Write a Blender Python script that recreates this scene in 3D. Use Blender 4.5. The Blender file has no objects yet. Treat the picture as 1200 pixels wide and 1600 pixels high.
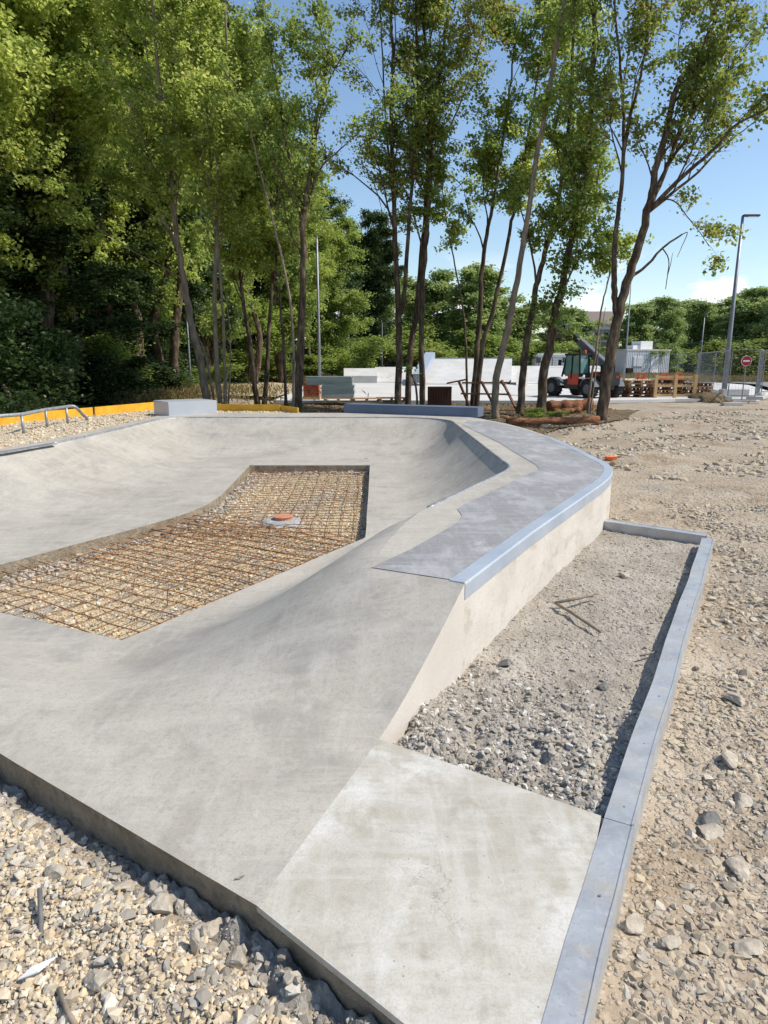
import bpy, bmesh, math, random
import numpy as np
from mathutils import Vector, Matrix
R = math.radians
D = bpy.data
scene = bpy.context.scene
col = scene.collection

# ------------------------------------------------------------------ camera, sky, sun
F_PX = 1050.0; H = 1.5; HOR = 565.0
PITCH = math.atan((800 - HOR) / F_PX)
cd = D.cameras.new('camera'); cam = D.objects.new('camera', cd); col.objects.link(cam)
cam.location = (0, 0, H); cam.rotation_euler = (math.pi / 2 - PITCH, 0, 0)
cd.sensor_fit = 'VERTICAL'; cd.sensor_height = 36; cd.sensor_width = 27; cd.lens = 36 * F_PX / 1600
cd.clip_end = 3000; cd.clip_start = 0.05
scene.camera = cam
SUN_EL, SUN_AZ = 50, -4          # azimuth measured from +X towards +Y
scene.view_settings.view_transform = 'Standard'; scene.view_settings.look = 'None'
scene.view_settings.exposure = 0.22; scene.view_settings.gamma = 1
w = D.worlds.new('World'); scene.world = w; w.use_nodes = True
nt = w.node_tree; nt.nodes.clear()
def N(nt, t, **k):
    n = nt.nodes.new(t)
    for a, b in k.items():
        if a.startswith('i_'):
            n.inputs[a[2:].replace('_', ' ')].default_value = b
        else: setattr(n, a, b)
    return n
L = lambda nt, a, b: nt.links.new(a, b)
sky = N(nt, 'ShaderNodeTexSky', sky_type='NISHITA', sun_disc=False, sun_elevation=R(SUN_EL), sun_rotation=R(90 - SUN_AZ),
        air_density=1.15, dust_density=0.35, ozone_density=1.8, altitude=200)
tc = N(nt, 'ShaderNodeTexCoord'); sx = N(nt, 'ShaderNodeSeparateXYZ'); L(nt, tc.outputs['Generated'], sx.inputs[0])
mp = N(nt, 'ShaderNodeMapping'); mp.inputs['Scale'].default_value = (1, 1, 1.7); mp.inputs['Location'].default_value = (0.31, 0.1, 0.0)
L(nt, tc.outputs['Generated'], mp.inputs[0])
nz = N(nt, 'ShaderNodeTexNoise', i_Scale=11.0, i_Detail=8.0, i_Roughness=0.55); L(nt, mp.outputs[0], nz.inputs['Vector'])
mr = N(nt, 'ShaderNodeMapRange'); mr.inputs[1].default_value = 0.515; mr.inputs[2].default_value = 0.58; L(nt, nz.outputs[0], mr.inputs[0])
# clouds only low over the horizon
m1 = N(nt, 'ShaderNodeMapRange'); m1.inputs[1].default_value = 0.15; m1.inputs[2].default_value = 0.09; L(nt, sx.outputs[2], m1.inputs[0])
mm = N(nt, 'ShaderNodeMath', operation='MULTIPLY'); L(nt, mr.outputs[0], mm.inputs[0]); L(nt, m1.outputs[0], mm.inputs[1])
m2 = N(nt, 'ShaderNodeMath', operation='MULTIPLY'); m2.inputs[1].default_value = 0.75; L(nt, mm.outputs[0], m2.inputs[0])
mx = N(nt, 'ShaderNodeMix', data_type='RGBA'); L(nt, m2.outputs[0], mx.inputs[0]); hs = N(nt, 'ShaderNodeHueSaturation', i_Saturation=1.03); L(nt, sky.outputs[0], hs.inputs['Color']); L(nt, hs.outputs[0], mx.inputs[6])
mx.inputs[7].default_value = (7.2, 7.3, 7.6, 1)
bg = N(nt, 'ShaderNodeBackground'); bg.inputs[1].default_value = 0.14; L(nt, mx.outputs[2], bg.inputs[0])
wo = N(nt, 'ShaderNodeOutputWorld'); L(nt, bg.outputs[0], wo.inputs[0])
sl = D.lights.new('sun', 'SUN'); sl.energy = 4.5; sl.angle = R(0.5); sl.color = (1, 0.925, 0.80)
so = D.objects.new('sun', sl); col.objects.link(so)
sdir = Vector((math.cos(R(SUN_EL)) * math.cos(R(SUN_AZ)), math.cos(R(SUN_EL)) * math.sin(R(SUN_AZ)), math.sin(R(SUN_EL))))
so.rotation_euler = sdir.to_track_quat('Z', 'Y').to_euler(); so.location = (20, 0, 30)

# ------------------------------------------------------------------ helpers
CP, SP = math.cos(PITCH), math.sin(PITCH)
def at(x, y, Y):
    """pixel of the 1200x1600 photograph -> world point in the vertical plane at depth Y"""
    u = 800 - y; t = Y / (F_PX * CP + u * SP)
    return Vector(((x - 600) * t, Y, H + (-F_PX * SP + u * CP) * t))
def onz(x, y, z):
    u = 800 - y; t = (z - H) / (-F_PX * SP + u * CP)
    return Vector(((x - 600) * t, (F_PX * CP + u * SP) * t, z))
def tag(o, label=None, cat=None, group=None, kind=None):
    if label: o['label'] = label
    if cat: o['category'] = cat
    if group: o['group'] = group
    if kind: o['kind'] = kind
    return o
def empty(name, loc=(0, 0, 0), rz=0, **k):
    o = D.objects.new(name, None); col.objects.link(o); o.location = loc; o.rotation_euler = (0, 0, rz)
    o.empty_display_size = 0.2
    return tag(o, **k)
def link(name, me, m, parent=None, smooth=False, **k):
    if m is not None and not me.materials: me.materials.append(m)
    me.polygons.foreach_set('use_smooth', [bool(smooth)] * len(me.polygons))
    o = D.objects.new(name, me); col.objects.link(o)
    if parent: o.parent = parent
    return tag(o, **k)
def np_mesh(name, V, F):
    V = np.asarray(V, dtype=np.float32).reshape(-1, 3); F = np.asarray(F, dtype=np.int32)
    me = D.meshes.new(name); me.vertices.add(len(V)); me.vertices.foreach_set('co', V.ravel())
    n, k = F.shape
    me.loops.add(n * k); me.loops.foreach_set('vertex_index', F.ravel())
    me.polygons.add(n); me.polygons.foreach_set('loop_start', np.arange(0, n * k, k, dtype=np.int32))
    me.update(calc_edges=True); me.validate()
    return me
class MB:
    def __init__(s): s.v = []; s.f = []
    def add(s, vs, fs):
        b = len(s.v); s.v += [tuple(v) for v in vs]; s.f += [tuple(b + i for i in f) for f in fs]; return s
    def box(s, c, d, rot=None, ax=None):
        """box centred at c with full sizes d; rot = z rotation, ax = 3x3"""
        M = ax if ax is not None else Matrix.Rotation(rot or 0, 3, 'Z')
        vs = [Vector(c) + M @ Vector((d[0] * i / 2, d[1] * j / 2, d[2] * k / 2)) for i in (-1, 1) for j in (-1, 1) for k in (-1, 1)]
        return s.add(vs, [(0, 1, 3, 2), (4, 6, 7, 5), (0, 4, 5, 1), (2, 3, 7, 6), (0, 2, 6, 4), (1, 5, 7, 3)])
    def beam(s, a, b, wd, ht):
        """rectangular bar from a to b"""
        a = Vector(a); b = Vector(b); d = (b - a); l = d.length; d.normalize()
        up = Vector((0, 0, 1)) if abs(d.z) < 0.95 else Vector((0, 1, 0))
        sd = d.cross(up).normalized(); up = sd.cross(d)
        M = Matrix((d, sd, up)).transposed()
        return s.box((a + b) / 2, (l, wd, ht), ax=M)
    def tube(s, pts, rad, n=8, cap=True):
        pts = [Vector(p) for p in pts]
        if not hasattr(rad, '__len__'): rad = [rad] * len(pts)
        b = len(s.v); prev = None
        for i, p in enumerate(pts):
            t = (pts[min(i + 1, len(pts) - 1)] - pts[max(i - 1, 0)]).normalized()
            if prev is None: u = t.orthogonal().normalized()
            else: u = (prev - t * prev.dot(t)).normalized()
            prev = u; v = t.cross(u)
            for k in range(n):
                a = 2 * math.pi * k / n
                s.v.append(tuple(p + (u * math.cos(a) + v * math.sin(a)) * rad[i]))
        for i in range(len(pts) - 1):
            for k in range(n):
                s.f.append((b + i * n + k, b + i * n + (k + 1) % n, b + (i + 1) * n + (k + 1) % n, b + (i + 1) * n + k))
        if cap:
            s.f.append(tuple(b + k for k in range(n))[::-1]); s.f.append(tuple(b + (len(pts) - 1) * n + k for k in range(n)))
        return s
    def prism(s, poly, z0, z1):
        n = len(poly)
        vs = [(p[0], p[1], z0) for p in poly] + [(p[0], p[1], z1) for p in poly]
        return s.add(vs, [tuple(range(n))[::-1], tuple(range(n, 2 * n))] + [(i, (i + 1) % n, n + (i + 1) % n, n + i) for i in range(n)])
    def build(s, name, m, parent=None, bevel=0, smooth=False, **k):
        me = D.meshes.new(name); me.from_pydata(s.v, [], s.f); me.update()
        if bevel:
            bm = bmesh.new(); bm.from_mesh(me)
            bmesh.ops.recalc_face_normals(bm, faces=bm.faces)
            bmesh.ops.bevel(bm, geom=[e for e in bm.edges if len(e.link_faces) == 2 and e.calc_face_angle(0) > 0.6], offset=bevel, segments=2, affect='EDGES', clamp_overlap=True)
            bm.to_mesh(me); bm.free()
        return link(name, me, m, parent, smooth, **k)

def bez(pts, n):
    """smooth path through points (Catmull-Rom)"""
    p = [Vector(a) for a in pts]; p = [p[0] * 2 - p[1]] + p + [p[-1] * 2 - p[-2]]; out = []
    m_ = len(p) - 3
    for i in range(n + 1):
        u = i / n * m_; k = min(int(u), m_ - 1); t = u - k; a, b, c, d = p[k:k + 4]
        out.append(0.5 * ((2 * b) + (c - a) * t + (2 * a - 5 * b + 4 * c - d) * t * t + (3 * b - a - 3 * c + d) * t ** 3))
    return out
# vectorised value noise
def hsh(i, j, s):
    n = (i * 374761393 + j * 668265263 + s * 974634777) & 0x7fffffff
    n = ((n ^ (n >> 13)) * 1274126177) & 0x7fffffff
    return ((n ^ (n >> 16)) & 0xffff) / 65535.0
def vnoise(x, y, s=0):
    x = np.asarray(x, float); y = np.asarray(y, float)
    i = np.floor(x).astype(np.int64); j = np.floor(y).astype(np.int64); fx = x - i; fy = y - j
    fx = fx * fx * (3 - 2 * fx); fy = fy * fy * (3 - 2 * fy)
    a = hsh(i, j, s); b = hsh(i + 1, j, s); c = hsh(i, j + 1, s); d = hsh(i + 1, j + 1, s)
    return (a * (1 - fx) + b * fx) * (1 - fy) + (c * (1 - fx) + d * fx) * fy - 0.5
def fbm(x, y, s=0, o=4):
    r = 0; a = 1
    for k in range(o): r = r + a * vnoise(x * 2 ** k, y * 2 ** k, s + k); a *= 0.5
    return r
def inpoly(x, y, poly):
    x = np.asarray(x); y = np.asarray(y); r = np.zeros(x.shape, bool); n = len(poly)
    for i in range(n):
        x0, y0 = poly[i][:2]; x1, y1 = poly[(i + 1) % n][:2]
        if y0 == y1: continue
        r ^= ((y0 > y) != (y1 > y)) & (x < (x1 - x0) * (y - y0) / (y1 - y0) + x0)
    return r
def pldist(x, y, pl):
    d = np.full(np.shape(x), 1e9)
    for (x0, y0), (x1, y1) in zip(pl[:-1], pl[1:]):
        dx, dy = x1 - x0, y1 - y0; t = np.clip(((x - x0) * dx + (y - y0) * dy) / (dx * dx + dy * dy), 0, 1)
        d = np.minimum(d, np.hypot(x - x0 - t * dx, y - y0 - t * dy))
    return d

# ------------------------------------------------------------------ materials
MATS = {}
def mat(name, stops, scale=5.0, rough=0.8, bump=0.0, bscale=None, metal=0.0, detail=6, spec=0.4, mapscale=(1, 1, 1), extra=None, lo=0.35, hi=0.65, distort=0.0, bdist=0.01, trowel=None, crack=None, pores=0.0, ramp=None):
    """noise driven colour between stops; optional fine bump; extra = list of (scale, colour, amount, lo, hi) overlays"""
    m = D.materials.new(name); m.use_nodes = True; t = m.node_tree; t.nodes.clear()
    out = N(t, 'ShaderNodeOutputMaterial'); b = N(t, 'ShaderNodeBsdfPrincipled'); L(t, b.outputs[0], out.inputs[0])
    b.inputs['Roughness'].default_value = rough; b.inputs['Metallic'].default_value = metal; b.inputs['Specular IOR Level'].default_value = spec
    g = N(t, 'ShaderNodeNewGeometry'); mpn = N(t, 'ShaderNodeMapping'); mpn.inputs['Scale'].default_value = mapscale
    tcn = N(t, 'ShaderNodeTexCoord'); L(t, tcn.outputs['Object'], mpn.inputs[0])
    n = N(t, 'ShaderNodeTexNoise', i_Scale=scale, i_Detail=detail, i_Roughness=0.6, i_Distortion=distort); L(t, mpn.outputs[0], n.inputs['Vector'])
    cr = N(t, 'ShaderNodeValToRGB'); L(t, n.outputs[0], cr.inputs[0])
    k = len(stops); e = cr.color_ramp.elements
    while len(e) < k: e.new(0.5)
    for i, c in enumerate(stops):
        e[i].position = lo + (hi - lo) * (i / (k - 1) if k > 1 else 0); e[i].color = (*c, 1)
    cur = cr.outputs[0]
    for q, (sc, c, amt, l0, h0) in enumerate(extra or []):
        n2 = N(t, 'ShaderNodeTexNoise', i_Scale=sc, i_Detail=7.0, i_Roughness=0.62, i_Distortion=0.4); mq = N(t, 'ShaderNodeMapping'); mq.inputs['Location'].default_value = (q * 7.3, 3.1, 1.7)
        mq.inputs['Scale'].default_value = mapscale
        L(t, tcn.outputs['Object'], mq.inputs[0]); L(t, mq.outputs[0], n2.inputs['Vector'])
        r = N(t, 'ShaderNodeMapRange'); r.inputs[1].default_value = l0; r.inputs[2].default_value = h0; r.inputs[4].default_value = amt; L(t, n2.outputs[0], r.inputs[0])
        x = N(t, 'ShaderNodeMix', data_type='RGBA'); L(t, r.outputs[0], x.inputs[0]); L(t, cur, x.inputs[6]); x.inputs[7].default_value = (*c, 1); cur = x.outputs[2]
    if trowel:                 # long smeared float marks, two directions
        for ang, sc2 in ((0.5, (1.2, 9, 1)), (-0.9, (9, 1.6, 1))):
            mt = N(t, 'ShaderNodeMapping'); mt.inputs['Rotation'].default_value = (0, 0, ang); mt.inputs['Scale'].default_value = sc2; L(t, tcn.outputs['Object'], mt.inputs[0])
            nt_ = N(t, 'ShaderNodeTexNoise', i_Scale=1.6, i_Detail=8.0, i_Roughness=0.68, i_Distortion=0.7); L(t, mt.outputs[0], nt_.inputs['Vector'])
            r = N(t, 'ShaderNodeMapRange'); r.inputs[1].default_value = 0.5; r.inputs[2].default_value = 0.68; r.inputs[4].default_value = trowel[1]; L(t, nt_.outputs[0], r.inputs[0])
            x = N(t, 'ShaderNodeMix', data_type='RGBA'); L(t, r.outputs[0], x.inputs[0]); L(t, cur, x.inputs[6]); x.inputs[7].default_value = (*trowel[0], 1); cur = x.outputs[2]
    if ramp:                   # a finish that changes along the slab: (colour, amount, y0, y1) in object space
        sy = N(t, 'ShaderNodeSeparateXYZ'); L(t, tcn.outputs['Object'], sy.inputs[0]); nr = N(t, 'ShaderNodeTexNoise', i_Scale=1.1, i_Detail=7.0, i_Roughness=0.6, i_Distortion=0.8); L(t, tcn.outputs['Object'], nr.inputs['Vector'])
        r = N(t, 'ShaderNodeMapRange'); r.inputs[1].default_value = ramp[3]; r.inputs[2].default_value = ramp[2]; r.inputs[4].default_value = ramp[1]; L(t, sy.outputs[1], r.inputs[0])
        r2 = N(t, 'ShaderNodeMapRange'); r2.inputs[1].default_value = 0.36; r2.inputs[2].default_value = 0.60; r2.inputs[3].default_value = 0.25; L(t, nr.outputs[0], r2.inputs[0]); k_ = N(t, 'ShaderNodeMath', operation='MULTIPLY'); L(t, r.outputs[0], k_.inputs[0]); L(t, r2.outputs[0], k_.inputs[1])
        x = N(t, 'ShaderNodeMix', data_type='RGBA'); L(t, k_.outputs[0], x.inputs[0]); L(t, cur, x.inputs[6]); x.inputs[7].default_value = (*ramp[0], 1); cur = x.outputs[2]
    if pores:
        v = N(t, 'ShaderNodeTexVoronoi', i_Scale=38.0); L(t, tcn.outputs['Object'], v.inputs['Vector']); sp_ = N(t, 'ShaderNodeSeparateXYZ'); L(t, v.outputs['Color'], sp_.inputs[0])
        g1 = N(t, 'ShaderNodeMath', operation='LESS_THAN'); g1.inputs[1].default_value = 0.09; L(t, v.outputs['Distance'], g1.inputs[0]); g2 = N(t, 'ShaderNodeMath', operation='GREATER_THAN'); g2.inputs[1].default_value = 0.8; L(t, sp_.outputs[0], g2.inputs[0])
        g3 = N(t, 'ShaderNodeMath', operation='MULTIPLY'); L(t, g1.outputs[0], g3.inputs[0]); L(t, g2.outputs[0], g3.inputs[1]); g4 = N(t, 'ShaderNodeMath', operation='MULTIPLY'); g4.inputs[1].default_value = pores; L(t, g3.outputs[0], g4.inputs[0])
        x = N(t, 'ShaderNodeMix', data_type='RGBA'); L(t, g4.outputs[0], x.inputs[0]); L(t, cur, x.inputs[6]); x.inputs[7].default_value = (0.12, 0.11, 0.1, 1); cur = x.outputs[2]
    if crack:
        nd = N(t, 'ShaderNodeTexNoise', i_Scale=3.0, i_Detail=6.0, i_Roughness=0.7); L(t, tcn.outputs['Object'], nd.inputs['Vector']); va = N(t, 'ShaderNodeVectorMath', operation='SCALE'); va.inputs['Scale'].default_value = 0.45; L(t, nd.outputs['Color'], va.inputs[0])
        vb = N(t, 'ShaderNodeVectorMath', operation='ADD'); L(t, tcn.outputs['Object'], vb.inputs[0]); L(t, va.outputs[0], vb.inputs[1])
        v = N(t, 'ShaderNodeTexVoronoi', feature='DISTANCE_TO_EDGE', i_Scale=crack); L(t, vb.outputs[0], v.inputs['Vector'])
        r = N(t, 'ShaderNodeMapRange'); r.inputs[1].default_value = 0.006; r.inputs[2].default_value = 0.002; r.inputs[4].default_value = 0.55; L(t, v.outputs['Distance'], r.inputs[0])
        nk = N(t, 'ShaderNodeTexNoise', i_Scale=1.7, i_Detail=2.0); L(t, tcn.outputs['Object'], nk.inputs['Vector']); rk = N(t, 'ShaderNodeMapRange'); rk.inputs[1].default_value = 0.5; rk.inputs[2].default_value = 0.6; L(t, nk.outputs[0], rk.inputs[0])
        mk = N(t, 'ShaderNodeMath', operation='MULTIPLY'); L(t, r.outputs[0], mk.inputs[0]); L(t, rk.outputs[0], mk.inputs[1])
        x = N(t, 'ShaderNodeMix', data_type='RGBA'); L(t, mk.outputs[0], x.inputs[0]); L(t, cur, x.inputs[6]); x.inputs[7].default_value = (0.2, 0.18, 0.15, 1); cur = x.outputs[2]
    L(t, cur, b.inputs['Base Color'])
    if bump:
        n3 = N(t, 'ShaderNodeTexNoise', i_Scale=bscale or scale * 6, i_Detail=6.0, i_Roughness=0.65); L(t, mpn.outputs[0], n3.inputs['Vector'])
        bp = N(t, 'ShaderNodeBump', i_Strength=bump, i_Distance=bdist); L(t, n3.outputs[0], bp.inputs['Height']); L(t, bp.outputs[0], b.inputs['Normal'])
    MATS[name] = m; return m
def island_mat(name, stops, rough=0.85, trans=0.0, noise=None, spec=0.3):
    """colour picked at random per loose piece (stone, leaf)"""
    m = D.materials.new(name); m.use_nodes = True; t = m.node_tree; t.nodes.clear()
    out = N(t, 'ShaderNodeOutputMaterial'); b = N(t, 'ShaderNodeBsdfPrincipled')
    b.inputs['Roughness'].default_value = rough; b.inputs['Specular IOR Level'].default_value = spec
    g = N(t, 'ShaderNodeNewGeometry'); cr = N(t, 'ShaderNodeValToRGB')
    src = g.outputs['Random Per Island']
    if noise:                     # clumps of lighter / yellower leaves
        tcn = N(t, 'ShaderNodeTexCoord'); n = N(t, 'ShaderNodeTexNoise', i_Scale=noise, i_Detail=3.0); L(t, tcn.outputs['Object'], n.inputs['Vector'])
        a = N(t, 'ShaderNodeMath', operation='MULTIPLY'); a.inputs[1].default_value = 0.55; L(t, src, a.inputs[0])
        c = N(t, 'ShaderNodeMapRange'); c.inputs[1].default_value = 0.3; c.inputs[2].default_value = 0.7; c.inputs[4].default_value = 0.45; L(t, n.outputs[0], c.inputs[0])
        d = N(t, 'ShaderNodeMath', operation='ADD'); L(t, a.outputs[0], d.inputs[0]); L(t, c.outputs[0], d.inputs[1]); src = d.outputs[0]
    L(t, src, cr.inputs[0]); e = cr.color_ramp.elements
    while len(e) < len(stops): e.new(0.5)
    for i, (p, c) in enumerate(stops): e[i].position = p; e[i].color = (*c, 1)
    L(t, cr.outputs[0], b.inputs['Base Color'])
    if trans:
        hv = N(t, 'ShaderNodeHueSaturation', i_Value=1.55, i_Hue=0.495, i_Saturation=0.97); L(t, cr.outputs[0], hv.inputs['Color']); tr = N(t, 'ShaderNodeBsdfTranslucent'); L(t, hv.outputs[0], tr.inputs[0]); ms = N(t, 'ShaderNodeMixShader'); ms.inputs[0].default_value = trans
        L(t, b.outputs[0], ms.inputs[1]); L(t, tr.outputs[0], ms.inputs[2]); L(t, ms.outputs[0], out.inputs[0])
    else:
        tcn = N(t, 'ShaderNodeTexCoord'); n3 = N(t, 'ShaderNodeTexNoise', i_Scale=90.0, i_Detail=4.0); L(t, tcn.outputs['Object'], n3.inputs['Vector'])
        bp = N(t, 'ShaderNodeBump', i_Strength=0.5, i_Distance=0.004); L(t, n3.outputs[0], bp.inputs['Height']); L(t, bp.outputs[0], b.inputs['Normal'])
        L(t, b.outputs[0], out.inputs[0])
    return m
CON = mat('ramp_concrete', [(0.325, 0.296, 0.25), (0.39, 0.358, 0.308), (0.445, 0.412, 0.357)], 1.1, 0.8, 0.35, 70, extra=[(1.7, (0.22, 0.212, 0.20), 0.40, 0.53, 0.66), (3.4, (0.25, 0.238, 0.22), 0.5, 0.53, 0.66), (9, (0.50, 0.47, 0.425), 0.45, 0.52, 0.68), (45, (0.25, 0.24, 0.23), 0.35, 0.5, 0.62), (160, (0.24, 0.23, 0.215), 0.4, 0.48, 0.62)], distort=0.8, lo=0.3, hi=0.6, bdist=0.003, trowel=((0.50, 0.475, 0.435), 0.33), pores=0.5, ramp=((0.19, 0.185, 0.175), 0.8, -4.9, -2.6))
CONL = mat('pale_concrete', [(0.47, 0.455, 0.42), (0.58, 0.56, 0.52)], 2.0, 0.8, 0.2, 70, extra=[(6, (0.42, 0.40, 0.36), 0.5, 0.55, 0.75), (60, (0.4, 0.38, 0.35), 0.2, 0.5, 0.7)], bdist=0.003)
CONP = mat('pinkish_render', [(0.56, 0.51, 0.455), (0.62, 0.57, 0.515)], 3, 0.85, 0.3, 60, extra=[(5, (0.48, 0.43, 0.38), 0.4, 0.55, 0.7), (110, (0.42, 0.38, 0.33), 0.3, 0.5, 0.62)], bdist=0.003, pores=0.4)
CONDARK = mat('grey_deck_concrete', [(0.215, 0.212, 0.215), (0.29, 0.287, 0.29)], 2.5, 0.7, 0.3, 60, extra=[(4.5, (0.44, 0.44, 0.445), 0.8, 0.5, 0.66), (1.3, (0.20, 0.20, 0.21), 0.5, 0.5, 0.65), (40, (0.19, 0.19, 0.2), 0.4, 0.48, 0.62), (150, (0.42, 0.42, 0.42), 0.3, 0.5, 0.62)], mapscale=(1, 0.6, 1), bdist=0.003, trowel=((0.38, 0.385, 0.395), 0.5))
WALLC = mat('formwork_wall_concrete', [(0.55, 0.505, 0.45), (0.64, 0.595, 0.535)], 3, 0.85, 0.4, 60, extra=[(4, (0.34, 0.28, 0.20), 0.6, 0.54, 0.72), (30, (0.38, 0.33, 0.28), 0.35, 0.52, 0.68), (130, (0.34, 0.30, 0.26), 0.3, 0.5, 0.62)], bdist=0.004, pores=0.6, mapscale=(1, 1, 1.6))
APR = mat('apron_concrete', [(0.42, 0.39, 0.325), (0.52, 0.495, 0.435), (0.60, 0.585, 0.54)], 2.2, 0.75, 0.4, 60, extra=[(5, (0.68, 0.67, 0.645), 0.7, 0.52, 0.66), (8, (0.28, 0.245, 0.19), 0.6, 0.54, 0.68), (1.4, (0.36, 0.33, 0.27), 0.6, 0.45, 0.6), (35, (0.34, 0.31, 0.26), 0.35, 0.5, 0.64), (150, (0.30, 0.27, 0.23), 0.35, 0.48, 0.62)], distort=1.2, bdist=0.003, trowel=((0.58, 0.57, 0.54), 0.4), crack=1.6, pores=0.7)
ROUGHC = mat('rough_concrete', [(0.24, 0.185, 0.125), (0.38, 0.31, 0.225)], 9, 0.95, 1.0, 45, bdist=0.02, extra=[(25, (0.13, 0.12, 0.105), 0.5, 0.5, 0.65)])
GALV = mat('galvanised_steel', [(0.36, 0.375, 0.40), (0.44, 0.46, 0.485), (0.50, 0.515, 0.53)], 6, 0.42, 0.05, 40, metal=0.35, extra=[(7, (0.50, 0.44, 0.35), 0.7, 0.52, 0.68), (30, (0.58, 0.58, 0.58), 0.5, 0.52, 0.66), (120, (0.30, 0.29, 0.28), 0.45, 0.56, 0.66)], mapscale=(1, 1, 1))
GALVD = mat('weathered_zinc', [(0.20, 0.22, 0.25), (0.36, 0.37, 0.39)], 8, 0.5, 0.1, 60, metal=0.4, extra=[(18, (0.50, 0.49, 0.46), 0.6, 0.5, 0.65)])
LEDGE = mat('ledge_steel', [(0.38, 0.44, 0.52), (0.47, 0.52, 0.60)], 3, 0.4, 0.08, 40, metal=0.25, extra=[(5, (0.56, 0.56, 0.55), 0.5, 0.54, 0.7), (110, (0.25, 0.27, 0.30), 0.35, 0.56, 0.66), (20, (0.52, 0.56, 0.62), 0.35, 0.55, 0.7)])
BLUEKERB = mat('blue_grey_steel', [(0.085, 0.115, 0.17), (0.12, 0.15, 0.215)], 1.5, 0.6, 0)
GREYBOX = mat('light_grey_steel', [(0.42, 0.44, 0.48), (0.48, 0.50, 0.54)], 1.2, 0.4, 0, metal=0.2)
RUST = mat('rusty_rebar', [(0.17, 0.075, 0.03), (0.34, 0.165, 0.06), (0.28, 0.19, 0.11)], 12, 0.9, 0.4, 150)
RUSTP = mat('rusty_plate', [(0.05, 0.022, 0.014), (0.10, 0.045, 0.028)], 5, 0.8, 0.2, 60, mapscale=(1, 1, 0.3))
YEL = mat('yellow_formwork', [(0.60, 0.30, 0.02), (0.75, 0.42, 0.03)], 4, 0.6, 0.1, 50, extra=[(9, (0.40, 0.22, 0.05), 0.5, 0.58, 0.75)])
TERRA = mat('terracotta_plastic', [(0.50, 0.20, 0.11), (0.60, 0.27, 0.16)], 6, 0.5)
WOOD = mat('pallet_wood', [(0.24, 0.14, 0.075), (0.42, 0.27, 0.15), (0.50, 0.33, 0.19)], 4, 0.8, 0.3, 60, mapscale=(0.4, 3, 3))
WOODY = mat('new_pine', [(0.55, 0.34, 0.15), (0.68, 0.45, 0.22)], 4, 0.7, 0.2, 60)
WOODD = mat('dark_brown_wood', [(0.10, 0.045, 0.025), (0.20, 0.09, 0.045)], 5, 0.85, 0.3, 60)
BARK = mat('bark', [(0.045, 0.030, 0.019), (0.115, 0.080, 0.052), (0.24, 0.18, 0.12)], 5, 0.95, 1.0, 22, mapscale=(2, 2, 0.5), bdist=0.04, lo=0.38, hi=0.68)
BARKL = mat('pale_bark', [(0.13, 0.10, 0.072), (0.30, 0.24, 0.175)], 5, 0.9, 0.8, 22, mapscale=(2, 2, 0.5), bdist=0.03)
BARKR = mat('red_brown_bark', [(0.12, 0.045, 0.02), (0.27, 0.11, 0.05), (0.33, 0.17, 0.09)], 6, 0.95, 1.0, 30, mapscale=(0.5, 2, 2), bdist=0.03)
POLE = mat('pole_zinc', [(0.20, 0.215, 0.24), (0.28, 0.295, 0.32)], 3, 0.5, 0, metal=0.5)
POLED = mat('dark_pole', [(0.07, 0.08, 0.09), (0.11, 0.12, 0.13)], 3, 0.5, 0, metal=0.3)
WHITEC = mat('white_new_concrete', [(0.47, 0.465, 0.455), (0.56, 0.555, 0.545)], 0.6, 0.8, 0.1, 20, extra=[(2, (0.40, 0.395, 0.385), 0.5, 0.5, 0.7)])
PAD = mat('pavement_concrete', [(0.50, 0.49, 0.475), (0.59, 0.58, 0.565)], 0.5, 0.85, 0.1, 10)
ASPH = mat('car_park_asphalt', [(0.20, 0.19, 0.18), (0.27, 0.26, 0.25)], 0.5, 0.9, 0.2, 20)
CYCO = mat('site_container_paint', [(0.50, 0.52, 0.55), (0.58, 0.60, 0.62)], 1, 0.5)
DARKG = mat('dark_rubber', [(0.015, 0.015, 0.016), (0.03, 0.03, 0.03)], 8, 0.85)
BLACKP = mat('black_paint', [(0.012, 0.013, 0.016), (0.02, 0.022, 0.026)], 3, 0.35)
GREYP = mat('machine_grey', [(0.09, 0.10, 0.12), (0.13, 0.14, 0.16)], 3, 0.4)
REDP = mat('machine_red', [(0.48, 0.05, 0.03), (0.58, 0.08, 0.045)], 3, 0.4)
ORANGE = mat('orange_plastic', [(0.75, 0.13, 0.03), (0.85, 0.2, 0.05)], 8, 0.5)
SIGNR = mat('sign_red', [(0.38, 0.01, 0.02), (0.44, 0.015, 0.025)], 3, 0.4)
WHITEP = mat('white_paint', [(0.74, 0.74, 0.74), (0.8, 0.8, 0.8)], 3, 0.5)
REDBRICK = mat('brick_red_pack', [(0.28, 0.06, 0.03), (0.40, 0.10, 0.05)], 8, 0.8)
GLASS = mat('cab_glass', [(0.10, 0.20, 0.19), (0.16, 0.30, 0.28)], 2, 0.08, spec=0.9)
WINDOW = mat('window_glass', [(0.02, 0.025, 0.03), (0.05, 0.055, 0.06)], 2, 0.1, spec=0.9)
STUCCO = mat('grey_render', [(0.36, 0.35, 0.34), (0.43, 0.42, 0.41)], 1.5, 0.9)
STUCCOP = mat('pale_render', [(0.52, 0.50, 0.48), (0.58, 0.56, 0.54)], 1.5, 0.9)
STONE = island_mat('stone', [(0.0, (0.30, 0.26, 0.21)), (0.3, (0.44, 0.36, 0.26)), (0.6, (0.48, 0.40, 0.29)), (0.85, (0.38, 0.35, 0.30)), (0.93, (0.56, 0.50, 0.41)), (1.0, (0.14, 0.11, 0.085))])
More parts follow.
